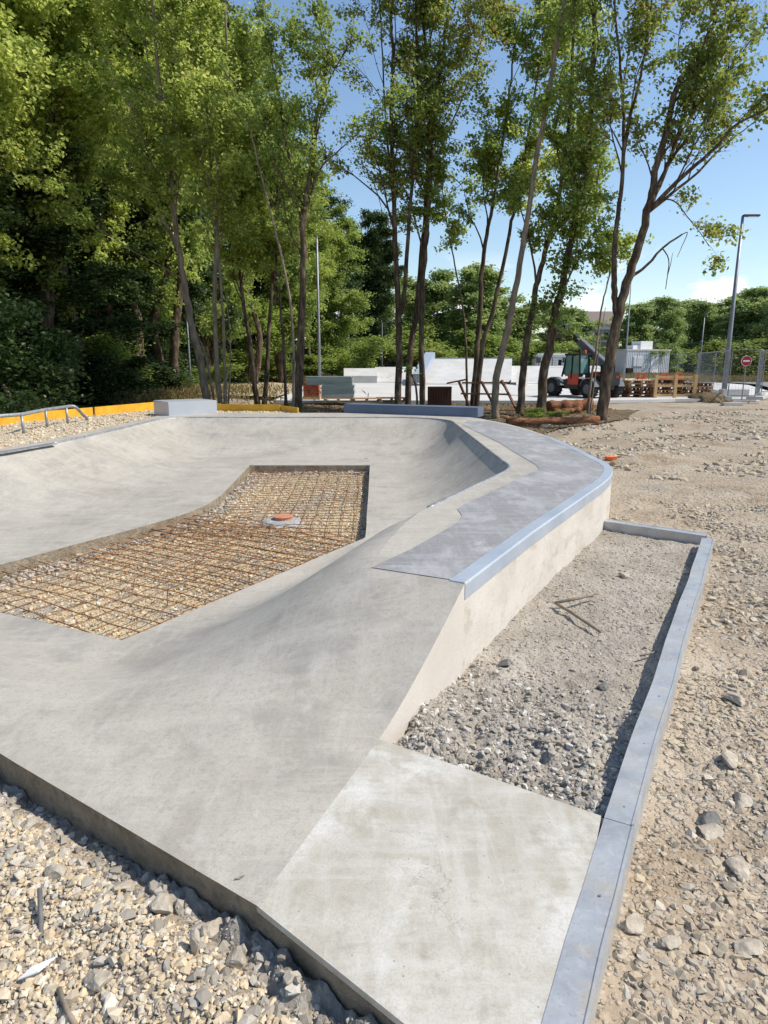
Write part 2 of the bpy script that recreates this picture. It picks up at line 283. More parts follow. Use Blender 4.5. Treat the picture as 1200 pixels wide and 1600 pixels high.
STONEC = island_mat('cream_pebble', [(0.0, (0.34, 0.30, 0.25)), (0.3, (0.56, 0.44, 0.28)), (0.6, (0.64, 0.53, 0.37)), (0.85, (0.46, 0.42, 0.36)), (1.0, (0.72, 0.65, 0.52))])
CLODP = island_mat('pale_clod', [(0.0, (0.24, 0.215, 0.18)), (0.4, (0.35, 0.32, 0.275)), (0.75, (0.46, 0.43, 0.38)), (1.0, (0.60, 0.575, 0.53))])
CLOD = island_mat('grey_clod', [(0.0, (0.24, 0.215, 0.18)), (0.4, (0.34, 0.305, 0.255)), (0.75, (0.42, 0.385, 0.33)), (1.0, (0.52, 0.485, 0.43))])
ROCKM = mat('rock', [(0.36, 0.31, 0.25), (0.52, 0.46, 0.37)], 14, 0.9, 0.8, 60, bdist=0.008)
ROCKD = mat('dark_rock', [(0.11, 0.11, 0.11), (0.22, 0.215, 0.20)], 14, 0.9, 0.8, 60, bdist=0.008)
LEAF_Y = island_mat('yellow_green_leaf', [(0, (0.13, 0.19, 0.04)), (0.45, (0.27, 0.345, 0.07)), (0.75, (0.45, 0.50, 0.12)), (1, (0.62, 0.58, 0.20))], 0.5, 0.55, 0.35)
LEAF_M = island_mat('mid_green_leaf', [(0, (0.10, 0.15, 0.035)), (0.5, (0.21, 0.29, 0.06)), (0.8, (0.34, 0.41, 0.09)), (1, (0.46, 0.46, 0.12))], 0.5, 0.45, 0.4)
LEAF_B = island_mat('browning_leaf', [(0, (0.09, 0.13, 0.03)), (0.5, (0.19, 0.25, 0.05)), (0.72, (0.34, 0.37, 0.08)), (0.86, (0.30, 0.24, 0.07)), (1, (0.38, 0.18, 0.09))], 0.55, 0.42, 0.5)
LEAF_D = island_mat('dark_ivy_leaf', [(0, (0.016, 0.03, 0.010)), (0.5, (0.035, 0.065, 0.018)), (0.85, (0.09, 0.14, 0.04)), (1, (0.16, 0.22, 0.07))], 0.4, 0.25, 0.5)
LEAF_F = island_mat('far_leaf', [(0, (0.15, 0.21, 0.075)), (0.5, (0.25, 0.33, 0.11)), (0.8, (0.34, 0.40, 0.14)), (1, (0.48, 0.46, 0.16))], 0.6, 0.45, 0.35)
LEAF_DRY = island_mat('dry_grass', [(0, (0.20, 0.15, 0.07)), (0.5, (0.30, 0.23, 0.10)), (1, (0.16, 0.17, 0.05))], 0.7, 0.2)
EOF_MATS = 1
def ground_mat(name, stops, stone_cols, scales=(28, 70), amt=0.75, big=0.35, bump=1.0, dust=None, stain=None):
    """soil with two sizes of pebbles worked in as colour and relief"""
    m = D.materials.new(name); m.use_nodes = True; t = m.node_tree; t.nodes.clear()
    out = N(t, 'ShaderNodeOutputMaterial'); b = N(t, 'ShaderNodeBsdfPrincipled'); L(t, b.outputs[0], out.inputs[0])
    b.inputs['Roughness'].default_value = 0.95; b.inputs['Specular IOR Level'].default_value = 0.2
    tcn = N(t, 'ShaderNodeTexCoord')
    n = N(t, 'ShaderNodeTexNoise', i_Scale=big, i_Detail=9.0, i_Roughness=0.65); L(t, tcn.outputs['Object'], n.inputs['Vector'])
    cr = N(t, 'ShaderNodeValToRGB'); L(t, n.outputs[0], cr.inputs[0]); e = cr.color_ramp.elements
    while len(e) < len(stops): e.new(0.5)
    for i, c in enumerate(stops): e[i].position = 0.36 + 0.28 * i / (len(stops) - 1); e[i].color = (*c, 1)
    cur = cr.outputs[0]; hprev = None
    for q, sc in enumerate(scales):
        v = N(t, 'ShaderNodeTexVoronoi', i_Scale=sc, i_Randomness=1.0); L(t, tcn.outputs['Object'], v.inputs['Vector'])
        s = N(t, 'ShaderNodeSeparateXYZ'); L(t, v.outputs['Color'], s.inputs[0])
        c2 = N(t, 'ShaderNodeValToRGB'); L(t, s.outputs[0], c2.inputs[0]); e2 = c2.color_ramp.elements
        while len(e2) < len(stone_cols): e2.new(0.5)
        for i, c in enumerate(stone_cols): e2[i].position = i / (len(stone_cols) - 1); e2[i].color = (*c, 1)
        r = N(t, 'ShaderNodeMapRange'); r.inputs[1].default_value = 0.62; r.inputs[2].default_value = 0.35; r.inputs[4].default_value = amt; L(t, v.outputs['Distance'], r.inputs[0])
        g = N(t, 'ShaderNodeMath', operation='GREATER_THAN'); g.inputs[1].default_value = 0.35; L(t, s.outputs[1], g.inputs[0])
        k = N(t, 'ShaderNodeMath', operation='MULTIPLY'); L(t, g.outputs[0], k.inputs[0]); L(t, r.outputs[0], k.inputs[1])
        x = N(t, 'ShaderNodeMix', data_type='RGBA'); L(t, k.outputs[0], x.inputs[0]); L(t, cur, x.inputs[6]); L(t, c2.outputs[0], x.inputs[7]); cur = x.outputs[2]
        bp = N(t, 'ShaderNodeBump', i_Strength=bump, i_Distance=0.35 / sc); L(t, k.outputs[0], bp.inputs['Height'])
        if hprev: L(t, hprev, bp.inputs['Normal'])
        hprev = bp.outputs[0]
    n3 = N(t, 'ShaderNodeTexNoise', i_Scale=60.0, i_Detail=5.0); L(t, tcn.outputs['Object'], n3.inputs['Vector'])
    bp = N(t, 'ShaderNodeBump', i_Strength=0.6, i_Distance=0.01); L(t, n3.outputs[0], bp.inputs['Height']); L(t, hprev, bp.inputs['Normal'])
    for dust in [q for q in (stain, dust) if q]:
        nd = N(t, 'ShaderNodeTexNoise', i_Scale=dust[1], i_Detail=8.0, i_Roughness=0.7); L(t, tcn.outputs['Object'], nd.inputs['Vector']); r = N(t, 'ShaderNodeMapRange'); r.inputs[1].default_value = 0.5; r.inputs[2].default_value = 0.62; r.inputs[4].default_value = dust[2]; L(t, nd.outputs[0], r.inputs[0])
        x = N(t, 'ShaderNodeMix', data_type='RGBA'); L(t, r.outputs[0], x.inputs[0]); L(t, cur, x.inputs[6]); x.inputs[7].default_value = (*dust[0], 1); cur = x.outputs[2]
    L(t, cur, b.inputs['Base Color']); L(t, bp.outputs[0], b.inputs['Normal'])
    return m
DIRT = ground_mat('site_dirt', [(0.25, 0.20, 0.15), (0.34, 0.275, 0.205), (0.43, 0.345, 0.25), (0.33, 0.295, 0.25)], [(0.28, 0.25, 0.21), (0.44, 0.36, 0.27), (0.52, 0.45, 0.36), (0.36, 0.34, 0.31)], (22, 60), 0.8, stain=((0.27, 0.19, 0.115), 0.55, 0.65), dust=((0.47, 0.41, 0.33), 0.9, 0.6))
GRAV = ground_mat('cream_gravel', [(0.46, 0.36, 0.24), (0.58, 0.47, 0.33), (0.50, 0.43, 0.33)], [(0.36, 0.31, 0.25), (0.60, 0.46, 0.29), (0.68, 0.56, 0.40), (0.50, 0.45, 0.37), (0.76, 0.67, 0.52)], (40, 90), 0.9)
SOIL = ground_mat('grey_soil', [(0.25, 0.225, 0.19), (0.34, 0.305, 0.26), (0.41, 0.375, 0.325)], [(0.22, 0.20, 0.18), (0.36, 0.32, 0.27), (0.45, 0.41, 0.36)], (35, 80), 0.6, 1.6, dust=((0.50, 0.46, 0.40), 1.3, 0.5))
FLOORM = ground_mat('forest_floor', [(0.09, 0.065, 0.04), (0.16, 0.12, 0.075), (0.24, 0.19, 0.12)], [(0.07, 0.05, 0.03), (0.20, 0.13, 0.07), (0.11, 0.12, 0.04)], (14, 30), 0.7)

# ------------------------------------------------------------------ the bowl: plan lines (metres, camera foot at 0,0; apron top is z=0)
ZF, ZD, ZG = -0.15, 0.40, -0.14
P1, P2 = (-0.08, 3.51), (0.41, 3.25)
A_, B_ = (-0.36, 1.61), (-0.02, 2.47)
def arc(cx, cy, r, a0, a1, n): return [(cx + r * math.cos(R(a0 + (a1 - a0) * i / n)), cy + r * math.sin(R(a0 + (a1 - a0) * i / n))) for i in range(n + 1)]
pairs = [((-3.6, 4.75), (-6.1, 5.6)), ((-3.14, 5.45), (-5.5, 6.75)), ((-2.86, 6.0), (-5.1, 7.5)), ((-2.6, 6.45), (-4.80, 8.3)), ((-2.38, 6.88), (-4.66, 8.9)), ((-2.2, 7.3), (-4.58, 9.4)), ((-2.09, 7.75), (-4.52, 9.9)), ((-2.06, 8.3), (-4.50, 10.5)), ((-2.09, 9), (-4.47, 11.2)), ((-2.15, 10.2), (-4.45, 12.6))]
for p in arc(-3.75, 13.0, 0.7, 180, 90, 8): pairs.append(((-2.19, 10.86), p))
pairs += [((-1.7, 10.86), (-2.7, 13.7)), ((-1, 10.86), (-1.2, 13.7)), ((-.5, 10.86), (0.2, 13.7))]
for p in arc(0.2, 12.6, 1.1, 90, 5, 10): pairs.append(((-.23, 10.86), p))
pairs += [((-.22, 10), (1.31, 11)), ((-.2, 8.5), (1.33, 9.2)), ((-.19, 7.2), (1.35, 7.7)), ((-.18, 6.7), (1.36, 7.25))]
pairs += [((-.18, 6.35), (1.335, 7.08)), ((-.18, 6.27), (1.28, 6.92)), ((-.19, 6.23), (1.19, 6.72)), ((-.2, 6.2), (1.06, 6.47)), ((-.24, 6.14), (0.7, 5.78)), ((-.3, 6.04), (0.35, 5.1))]
Fw, Rw = [], []
for (f0, r0), (f1, r1) in zip(pairs[:-1], pairs[1:]):
    for i in range(6):
        t = i / 6; Fw.append((f0[0] + (f1[0] - f0[0]) * t, f0[1] + (f1[1] - f0[1]) * t)); Rw.append((r0[0] + (r1[0] - r0[0]) * t, r0[1] + (r1[1] - r0[1]) * t))
Fw.append(pairs[-1][0]); Rw.append(pairs[-1][1])
def resample(pl, n):
    pl = np.array(pl, float); d = np.r_[0, np.cumsum(np.hypot(*np.diff(pl, axis=0).T))]; s = np.linspace(0, d[-1], n)
    return np.c_[np.interp(s, d, pl[:, 0]), np.interp(s, d, pl[:, 1])]
R2a = [(0.35, 5.1), (0.24, 4.85), (0.13, 4.5), (0.03, 4.1), (-.03, 3.8), P1]; F2a = [(-.3, 6.04), (-1.37, 4.19)]
F2b = [(-1.37, 4.19), (-1.59, 3.81), (-2.6, 4.28), (-3.6, 4.75)]
FE = [(-6.1, 5.6), (-1.5, 2.36), A_]      # front edge, left to right
def wallz(s, wd, rz):
    m = 0.36 if wd > 1.9 else 0.22; u = np.clip((s - m) / (1 - m), 0, 1) * (wd * (1 - m)); wd2 = wd * (1 - m); h = rz - ZF
    rr = (wd2 ** 2 + h ** 2) / (2 * h)
    rr2 = rr * 1.0
    return ZF + rr2 - np.sqrt(np.maximum(rr2 ** 2 - u ** 2, 0))
# thin-plate surface for the hip and the entry slope
C_ = []
def addc(pl, n, z):
    for i, p in enumerate(resample(pl, n)): C_.append((p[0], p[1], z if not callable(z) else z(i / (n - 1))))
addc([(-.3, 6.04), (-1.59, 3.81), (-3.6, 4.75)], 40, ZF)
addc([(-.12, 5.85), (-1.5, 3.46), (-3.7, 4.45)], 34, ZF + 0.004)
addc([P2, B_], 14, lambda s: ZD * (1 - s) ** 1.22)
addc([B_, A_], 10, 0.0); addc([(-6.1, 5.6), (-1.5, 2.36), A_], 40, 0.0)
addc([(-6.05, 5.75), (-1.5, 2.62), (-.45, 1.9)], 30, 0.003)
addc([P1, P2], 8, ZD); addc(R2a, 14, ZD); addc([(0.5, 5.0), (0.45, 4.4), (0.2, 3.9), (0.05, 3.6)], 8, ZD)
C_ = np.array(C_); n_ = len(C_)
def kern(r2): return 0.5 * r2 * np.log(r2 + 1e-12)
d2 = (C_[:, None, 0] - C_[None, :, 0]) ** 2 + (C_[:, None, 1] - C_[None, :, 1]) ** 2
K_ = np.zeros((n_ + 3, n_ + 3)); K_[:n_, :n_] = kern(d2) + np.eye(n_) * 2e-4; K_[:n_, n_] = 1; K_[n_, :n_] = 1
K_[:n_, n_ + 1:] = C_[:, :2]; K_[n_ + 1:, :n_] = C_[:, :2].T
W_ = np.linalg.lstsq(K_, np.r_[C_[:, 2], 0, 0, 0], rcond=None)[0]
def tps(x, y):
    x = np.asarray(x, float); sh = x.shape; x = x.ravel(); y = np.asarray(y, float).ravel()
    k = kern((x[:, None] - C_[None, :, 0]) ** 2 + (y[:, None] - C_[None, :, 1]) ** 2)
    return (k @ W_[:n_] + W_[n_] + W_[n_ + 1] * x + W_[n_ + 2] * y).reshape(sh)
def loft(Fp, Rp, zfun, ns):
    Fp = np.array(Fp, float); Rp = np.array(Rp, float); s = np.linspace(0, 1, ns + 1)
    X = Fp[:, None, 0] + (Rp[:, None, 0] - Fp[:, None, 0]) * s; Y = Fp[:, None, 1] + (Rp[:, None, 1] - Fp[:, None, 1]) * s
    Z = zfun(X, Y, s); n = len(Fp)
    V = np.stack([X, Y, Z], -1).reshape(-1, 3)
    i, j = np.meshgrid(np.arange(n - 1), np.arange(ns), indexing='ij'); a = (i * (ns + 1) + j).ravel()
    return V, np.stack([a, a + 1, a + ns + 2, a + ns + 1], -1)
def zw(X, Y, s):
    Z = np.zeros_like(X); Rz = np.full(len(X), ZD)
    for k in range(len(X)):
        rz = ZD if k > 15 else ZD * min(1, 0.02 + k / 12.0)
        Z[k] = wallz(s, math.hypot(X[k, -1] - X[k, 0], Y[k, -1] - Y[k, 0]), rz)
        q = max(0, (k - (len(X) - 14)) / 13.0) * 0.62; g = s * s * (3 - 2 * s); Z[k] = Z[k] * (1 - q) + (ZF + (rz - ZF) * g) * q
    return Z
def z2a(X, Y, s):
    Z = tps(X, Y); n = len(X)
    for k in range(n):
        t = min(1, k / (n * 0.35)); t = t * t * (3 - 2 * t)
        wz = wallz(s, math.hypot(X[k, -1] - X[k, 0], Y[k, -1] - Y[k, 0]), ZD)
        g = s * s * (3 - 2 * s); wz = wz * .38 + (ZF + (ZD - ZF) * g) * .62; Z[k] = wz * (1 - t) + Z[k] * t
    return Z
Vs, Fs, b_ = [], [], 0
for V, F in (loft(Fw, Rw, zw, 36), loft(resample(F2a, 50), resample(R2a, 50), z2a, 40),
             loft(np.r_[resample(F2b[:1] + [(-1.45, 4.05)], 20), resample(F2b[1:2] * 1 + [(-1.75, 3.885)], 16), resample([(-1.75, 3.885)] + F2b[2:], 40)],
                  np.r_[resample([P2, B_], 20), resample([B_, A_], 16), resample([A_, (-1.5, 2.36), (-6.1, 5.6)], 40)], lambda X, Y, s: tps(X, Y), 60)):
    Vs.append(V); Fs.append(F + b_); b_ += len(V)
bowl = empty('concrete_bowl', (0, 8, 0), label='large pale grey concrete skate bowl with an open pit of rebar in its floor', cat='skate bowl')
def child(o):
    """parent keeping the world position (the bowl's Empty is only moved, never turned)"""
    return o
def bl(o): o.location = -Vector((0, 8, 0)); return o
me = np_mesh('bowl_shell', np.concatenate(Vs), np.concatenate(Fs))
bm = bmesh.new(); bm.from_mesh(me); bmesh.ops.remove_doubles(bm, verts=bm.verts, dist=0.0008); bmesh.ops.recalc_face_normals(bm, faces=bm.faces)
bm.to_mesh(me); bm.free()
sh_ = bl(link('bowl_shell', me, CON, bowl, True))
sh_['label'] = 'smooth curved grey concrete surface sloping down to the pit'
# slab edge round the pit (thickness of the shell)
m = MB(); pit = [(-.18, 6.25), (-1.59, 3.81), (-3.6, 4.75), (-3.14, 5.45), (-2.86, 6.0), (-2.6, 6.45), (-2.38, 6.88), (-2.2, 7.3), (-2.09, 7.75), (-2.06, 8.3), (-2.09, 9), (-2.19, 10.86), (-.23, 10.86)]
pp = resample(pit + pit[:1], 160)
for i, (x, y) in enumerate(pp): m.v += [(x, y, ZF), (x + 0.012 * fbm(x * 6, y * 6, 3), y, ZF - 0.06), (x + 0.04 * fbm(x * 9, y * 9, 4), y + 0.04 * fbm(x * 7, y * 9, 8), ZF - 0.30)]
for i in range(len(pp) - 1):
    for k in (0, 1): a = i * 3 + k; m.f.append((a, a + 1, a + 4, a + 3))
bl(m.build('pit_edge', ROUGHC, bowl))
# deck
outer = [P2, (0.98, 4.30), (2.02, 6.11)] + [(2.02 + 0.16, 6.42), (2.31, 6.72), (2.42, 7.05), (2.47, 7.4)] + [(2.50, 8.6), (2.49, 10.0), (2.40, 11.2), (2.22, 12.3), (1.9, 13.4), (1.45, 14.2), (0.8, 14.72), (0.0, 14.9), (-4.0, 14.9), (-4.55, 14.7), (-4.72, 14.1), (-4.72, 12.6), (-4.74, 11), (-4.80, 9.55), (-5.02, 8.3), (-5.5, 7.3), (-6.1, 6.3)]
inner = [tuple(p) for p in resample(R2a, 20)][::-1] + [p for p in Rw[::-1] if True]
inner = [p for p in inner if not (p[0] < -4.9 and p[1] < 8.0)]
m = MB(); poly = [tuple(p) for p in inner] + outer[::-1][1:] 
poly2 = poly
bm = bmesh.new(); vs = [bm.verts.new((x, y, ZD)) for x, y in poly2]; f = bm.faces.new(vs); bmesh.ops.triangulate(bm, faces=[f])
bmesh.ops.recalc_face_normals(bm, faces=bm.faces)
if sum(f.normal.z for f in bm.faces) < 0: bmesh.ops.reverse_faces(bm, faces=bm.faces)
me = D.meshes.new('deck'); bm.to_mesh(me); bm.free(); bl(link('deck', me, CON, bowl))
# dark finished patch of deck
dk = [(-.08 + .01, 3.515), (0.15, 3.86), (0.38, 4.30), (0.52, 4.58), (0.57, 4.78), (0.56, 5.0), (0.62, 5.16), (0.9, 5.65), (1.3, 6.4), (1.62, 6.95), (1.66, 7.25), (1.62, 8.2), (1.60, 9.3), (1.50, 10.6), (1.40, 12.0), (1.6, 12.9), (2.02, 12.6), (2.30, 11.4), (2.43, 10.0), (2.44, 8.6), (2.39, 7.4), (2.34, 7.05), (2.24, 6.75), (2.11, 6.46), (1.97, 6.18), (0.94, 4.34), (0.355, 3.30)]
bm = bmesh.new(); vs = [bm.verts.new((x, y, ZD + 0.004)) for x, y in dk]; f = bm.faces.new(vs); bmesh.ops.triangulate(bm, faces=[f])
bmesh.ops.recalc_face_normals(bm, faces=bm.faces)
if sum(f.normal.z for f in bm.faces) < 0: bmesh.ops.reverse_faces(bm, faces=bm.faces)
me = D.meshes.new('deck_patch'); bm.to_mesh(me); bm.free(); o = bl(link('deck_patch', me, CONDARK, bowl)); o['label'] = 'darker blue-grey finished strip of deck beside the steel ledge'
# outer wall (straight ledge wall, round the far corner) and the ramp's side face
def strip(name, pts, z0, z1, m, parent, smooth=False, out=0.0):
    q = MB()
    for i, (x, y) in enumerate(pts):
        a = z1(i) if callable(z1) else z1
        q.v += [(x, y, z0), (x, y, a)]
    for i in range(len(pts) - 1): q.f.append((2 * i, 2 * i + 2, 2 * i + 3, 2 * i + 1))
    return q.build(name, m, parent, smooth=smooth)
wallp = resample(outer[:16], 90)
bl(strip('ledge_wall', [tuple(p) for p in wallp], -0.4, ZD, WALLC, bowl, True))
sp = resample([P2, B_], 30)
sz = tps(sp[:, 0], sp[:, 1])
bl(strip('ramp_side', [tuple(p) for p in sp], -0.35, lambda i: float(sz[i]), CONP, bowl))
bl(strip('back_wall', [tuple(p) for p in resample(outer[14:], 60)], -0.3, ZD, WALLC, bowl))
# steel ledge: L profile along the outer edge
def lprofile(name, pts, wtop, hface, th, m, parent, side=1, z=ZD, proud=0.004, **k):
    """angle section: flat top (width wtop inwards) and face (height hface) along a plan line"""
    pts = np.array(pts, float); t = np.gradient(pts, axis=0); t /= np.hypot(t[:, 0], t[:, 1])[:, None]
    nx, ny = t[:, 1] * side, -t[:, 0] * side
    q = MB(); prof = [(proud, -hface), (proud + 0.0, 0.0 - 0.006), (proud - 0.006, 0.006), (-wtop, 0.006), (-wtop, -0.012), (-0.002, -0.012), (-0.002, -hface)]
    for i, (x, y) in enumerate(pts):
        for a, h in prof: q.v.append((x + nx[i] * a, y + ny[i] * a, z + h))
    n = len(prof)
    for i in range(len(pts) - 1):
        for j in range(n): q.f.append((i * n + j, i * n + (j + 1) % n, (i + 1) * n + (j + 1) % n, (i + 1) * n + j))
    q.f.append(tuple(range(n))); q.f.append(tuple(range((len(pts) - 1) * n, len(pts) * n)))
    return q.build(name, m, parent, **k)
bl(lprofile('ledge_edging', resample(outer[:9], 80), 0.085, 0.085, 0.01, LEDGE, bowl))
# lip of the bowl: steel tube set in the rim
rim = [p for p in Rw if p[1] > 5.05 and not (p[0] < -4.55 and p[1] < 9.3)]
rp = resample(rim, 220)
m = MB(); m.tube([(x, y, ZD - 0.012) for x, y in rp], 0.022, 8); bl(m.build('lip_coping', GALVD, bowl, smooth=True))
m = MB(); lw = [(-4.80, 8.30), (-4.66, 8.95), (-4.60, 9.25)]
lp = [(-6.1, 5.95), (-5.25, 7.42)] + lw; 
bl(lprofile('left_edging', resample(lp[::-1], 30), 0.10, 0.03, 0.01, GALVD, bowl, side=1, proud=0.01))
# apron
apr = [A_, B_, (0.735, 2.0), (0.345, 1.22), (0.05, 1.255)]
apr = [A_, B_, (0.735, 1.995), (0.315, 1.215), (0.13, 1.206)]
m = MB(); m.prism([A_, (0.32, 1.03), (0.735, 1.995), B_], -0.02, 0.0)
ap = bl(m.build('apron_slab', APR, bowl)); ap['label'] = 'flat pale concrete slab in front of the ramp, blotched white'
m = MB(); fe = resample(FE + [(0.32, 1.03)], 110)
for i, (x, y) in enumerate(fe):
    m.v += [(x, y, 0), (x + 0.004, y + 0.004, -0.012), (x + 0.003 + 0.004 * fbm(x * 20, y * 20, 5), y + 0.003, -0.10), (x - 0.015 + 0.05 * fbm(x * 9, y * 9, 6), y - 0.02, -0.35)]
for i in range(len(fe) - 1):
    for k in range(3): a = i * 4 + k; m.f.append((a, a + 4, a + 5, a + 1))
bl(m.build('slab_edge', ROUGHC, bowl))

EDGE = [FE[0], FE[1], A_, (0.32, 1.03)]
def spz(x, y):
    x = np.asarray(x, float); y = np.asarray(y, float)
    amp = np.clip(0.55 + 1.9 * fbm(x * 1.5 + 3, y * 1.5, 71, 3), 0.0, 1.4); v = pldist(x, y, EDGE) / (0.10 + 0.16 * amp)
    z = -0.14 + amp * 0.06 * np.maximum(1 - v, 0) ** 0.8 + (0.25 + 0.75 * np.clip(1 - v, 0, 1)) * (0.06 * fbm(x * 8, y * 8, 72, 3) + 0.05 * fbm(x * 26, y * 26, 73, 4))
    return np.minimum(z, -0.03) - 0.06 * (v > 1.15)
m = MB(); fe = resample(FE + [(0.32, 1.03)], 620); fe = fe[fe[:, 0] > -2.6]; nv_ = 26
t_ = np.gradient(fe, axis=0); t_ /= np.hypot(t_[:, 0], t_[:, 1])[:, None]
oo = 0.004 + np.linspace(0, 0.34, nv_); SX = fe[:, None, 0] + t_[:, None, 1] * oo; SY = fe[:, None, 1] - t_[:, None, 0] * oo; SZ = spz(SX, SY)
m.v = [tuple(p) for p in np.stack([SX, SY, SZ], -1).reshape(-1, 3)]
for i in range(len(fe) - 1):
    for j in range(nv_ - 1): a = i * nv_ + j; m.f.append((a, a + 1, a + nv_ + 1, a + nv_))
MORT = mat('spilt_mortar', [(0.20, 0.185, 0.16), (0.34, 0.315, 0.275)], 9, 0.95, 1.0, 60, bdist=0.012, extra=[(30, (0.42, 0.39, 0.345), 0.5, 0.5, 0.65)])
o = bl(m.build('mortar_spill', MORT, bowl)); o['label'] = 'rough grey mortar spilled along the foot of the slab edge'

# ------------------------------------------------------------------ steel planter edging
se = empty('steel_edging', (1.7, 3.6, -0.1), label='blue-grey galvanised steel edging around the soil strip, right of the ramp', cat='steel edging')
def sub(o, e): o.location = -Vector(e.location); return o
line = resample([(0.245, 1.03), (0.745, 1.99), (2.77, 5.66)], 60)
t = np.gradient(line, axis=0); t /= np.hypot(t[:, 0], t[:, 1])[:, None]; off = np.c_[t[:, 1], -t[:, 0]]
def rail_mesh(line, off, wd, z, hface, wob=0.0):
    q = MB(); prof = [(0, -hface * 1.0), (0, 0), (wd - 0.012, 0.001), (wd - 0.008, 0.005), (wd, 0.005), (wd, -hface), (wd - 0.006, -hface), (wd - 0.012, -0.008), (0.006, -0.008), (0.006, -hface)]
    for i in range(len(line)):
        k = wob * fbm(line[i][0] * 2, line[i][1] * 2, 11, 2)
        for a, h in prof: q.v.append((line[i][0] + off[i][0] * (a + k), line[i][1] + off[i][1] * (a + k), z + h))
    n = len(prof)
    for i in range(len(line) - 1):
        for j in range(n): q.f.append((i * n + j, i * n + (j + 1) % n, (i + 1) * n + (j + 1) % n, (i + 1) * n + j))
    q.f.append(tuple(range(n))); q.f.append(tuple(range((len(line) - 1) * n, len(line) * n)))
    return q
sub(rail_mesh(line[:13], off[:13], 0.097, 0.002, 0.16, 0.01).build('near_rail', GALV, se), se); sub(rail_mesh(line[12:], off[12:], 0.095, 0.0045, 0.16, 0.01).build('long_rail', GALV, se), se)
q = MB()
for i in range(3, 60, 5): q.tube([(line[i][0] + off[i][0] * .05, line[i][1] + off[i][1] * .05, 0.002), (line[i][0] + off[i][0] * .05, line[i][1] + off[i][1] * .05, 0.0068)], .0045, 8)
sub(q.build('screws', GALVD, se), se).__setitem__('kind', 'stuff')
l2 = resample([(2.12, 6.30), (2.83, 5.74)], 10); t = np.gradient(l2, axis=0); t /= np.hypot(t[:, 0], t[:, 1])[:, None]; o2 = np.c_[-t[:, 1], t[:, 0]]
sub(rail_mesh(l2, o2, 0.085, 0.0, 0.16).build('end_rail', GALV, se), se)

# ------------------------------------------------------------------ ground sheets
foot = [(-6.3, 5.9), (-1.42, 2.5), (-.30, 1.73), (0.32, 1.2), (0.68, 2.05), (0.05, 2.5), (0.38, 3.42), (1.9, 6.1), (2.35, 7.4), (2.4, 10), (2.1, 12), (1.3, 14.0), (0, 14.75), (-4.5, 14.7), (-4.6, 11), (-4.9, 8.2), (-6.2, 6.4)]
def gz(x, y):
    x = np.asarray(x, float); y = np.asarray(y, float)
    z = ZG + 0.045 * fbm(x * 0.6, y * 0.6, 1, 4) + 0.018 * fbm(x * 4, y * 4, 2, 4)
    z = z + 0.015 * fbm(x * 18, y * 18, 3, 3) * (y < 9)
    far = np.clip((y - 7) / 8, 0, 1)
    z = z + np.clip((y - 7) / 4, 0, 1) * (x > 2.4) * np.clip((x - 2.7) / 1.5, 0, 1) * (0.07 * fbm(x * 0.9, y * 0.9, 14, 5) + 0.03 * fbm(x * 3.1, y * 3.1, 15, 3)) * np.clip((25 - y) / 4, 0, 1)
    z = z + far * 0.20 * fbm(x * 0.22 + 5, y * 0.22, 4, 4) * np.clip((26 - y) / 4, 0, 1)
    # windrow on the right before the car park
    z = z + 0.13 * np.exp(-((y - 19.5 - 0.15 * x) / 2.6) ** 2) * np.clip((x - 1) / 3, 0, 1)
    # dirt track trough right of the deck
    z = z - 0.04 * np.exp(-((x - 3.4 - 0.05 * (y - 8)) / 1.0) ** 2) * (y > 6)
    # left foreground: spoil against the slab's edge
    fr = pldist(x, y, [FE[0], FE[1], A_, (0.32, 1.03)]); lf = (x < 0.4) & (y < 6)
    z = z + 0.022 * lf + np.where(lf, 0.03 * np.exp(-((fr - 0.22) / 0.13) ** 2) * (1 + 1.8 * fbm(x * 3, y * 3, 7, 2)), 0)
    z = z - 0.5 * inpoly(x, y, foot)
    return z
def sheet(name, x0, x1, y0, y1, res, m, zf, hole=None, **k):
    xs = np.arange(x0, x1 + res / 2, res); ys = np.arange(y0, y1 + res / 2, res)
    X, Y = np.meshgrid(xs, ys, indexing='ij'); Z = zf(X, Y); ny = len(ys)
    i, j = np.meshgrid(np.arange(len(xs) - 1), np.arange(ny - 1), indexing='ij'); a = (i * ny + j)
    F = np.stack([a, a + ny, a + ny + 1, a + 1], -1).reshape(-1, 4)
    if hole is not None:
        cx = (X[:-1, :-1] + res / 2).ravel(); cy = (Y[:-1, :-1] + res / 2).ravel(); F = F[hole(cx, cy)]
    return np.stack([X, Y, Z], -1).reshape(-1, 3), F
V1, F1 = sheet('n', -3.2, 5.2, 0.2, 9.2, 0.03, DIRT, gz)
V2, F2 = sheet('m', -28, 28, -8, 32, 0.2, DIRT, gz, hole=lambda x, y: ~((x > -3.2) & (x < 5.2) & (y > 0.2) & (y < 9.2)))
V3, F3 = sheet('f', -900, 900, -300, 1300, 20, DIRT, lambda x, y: x * 0 - 0.35, hole=None)
Fa = np.concatenate([F1, F2 + len(V1), F3 + len(V1) + len(V2)])
link('ground', np_mesh('ground', np.concatenate([V1, V2, V3]), Fa), DIRT, smooth=True, kind='structure')

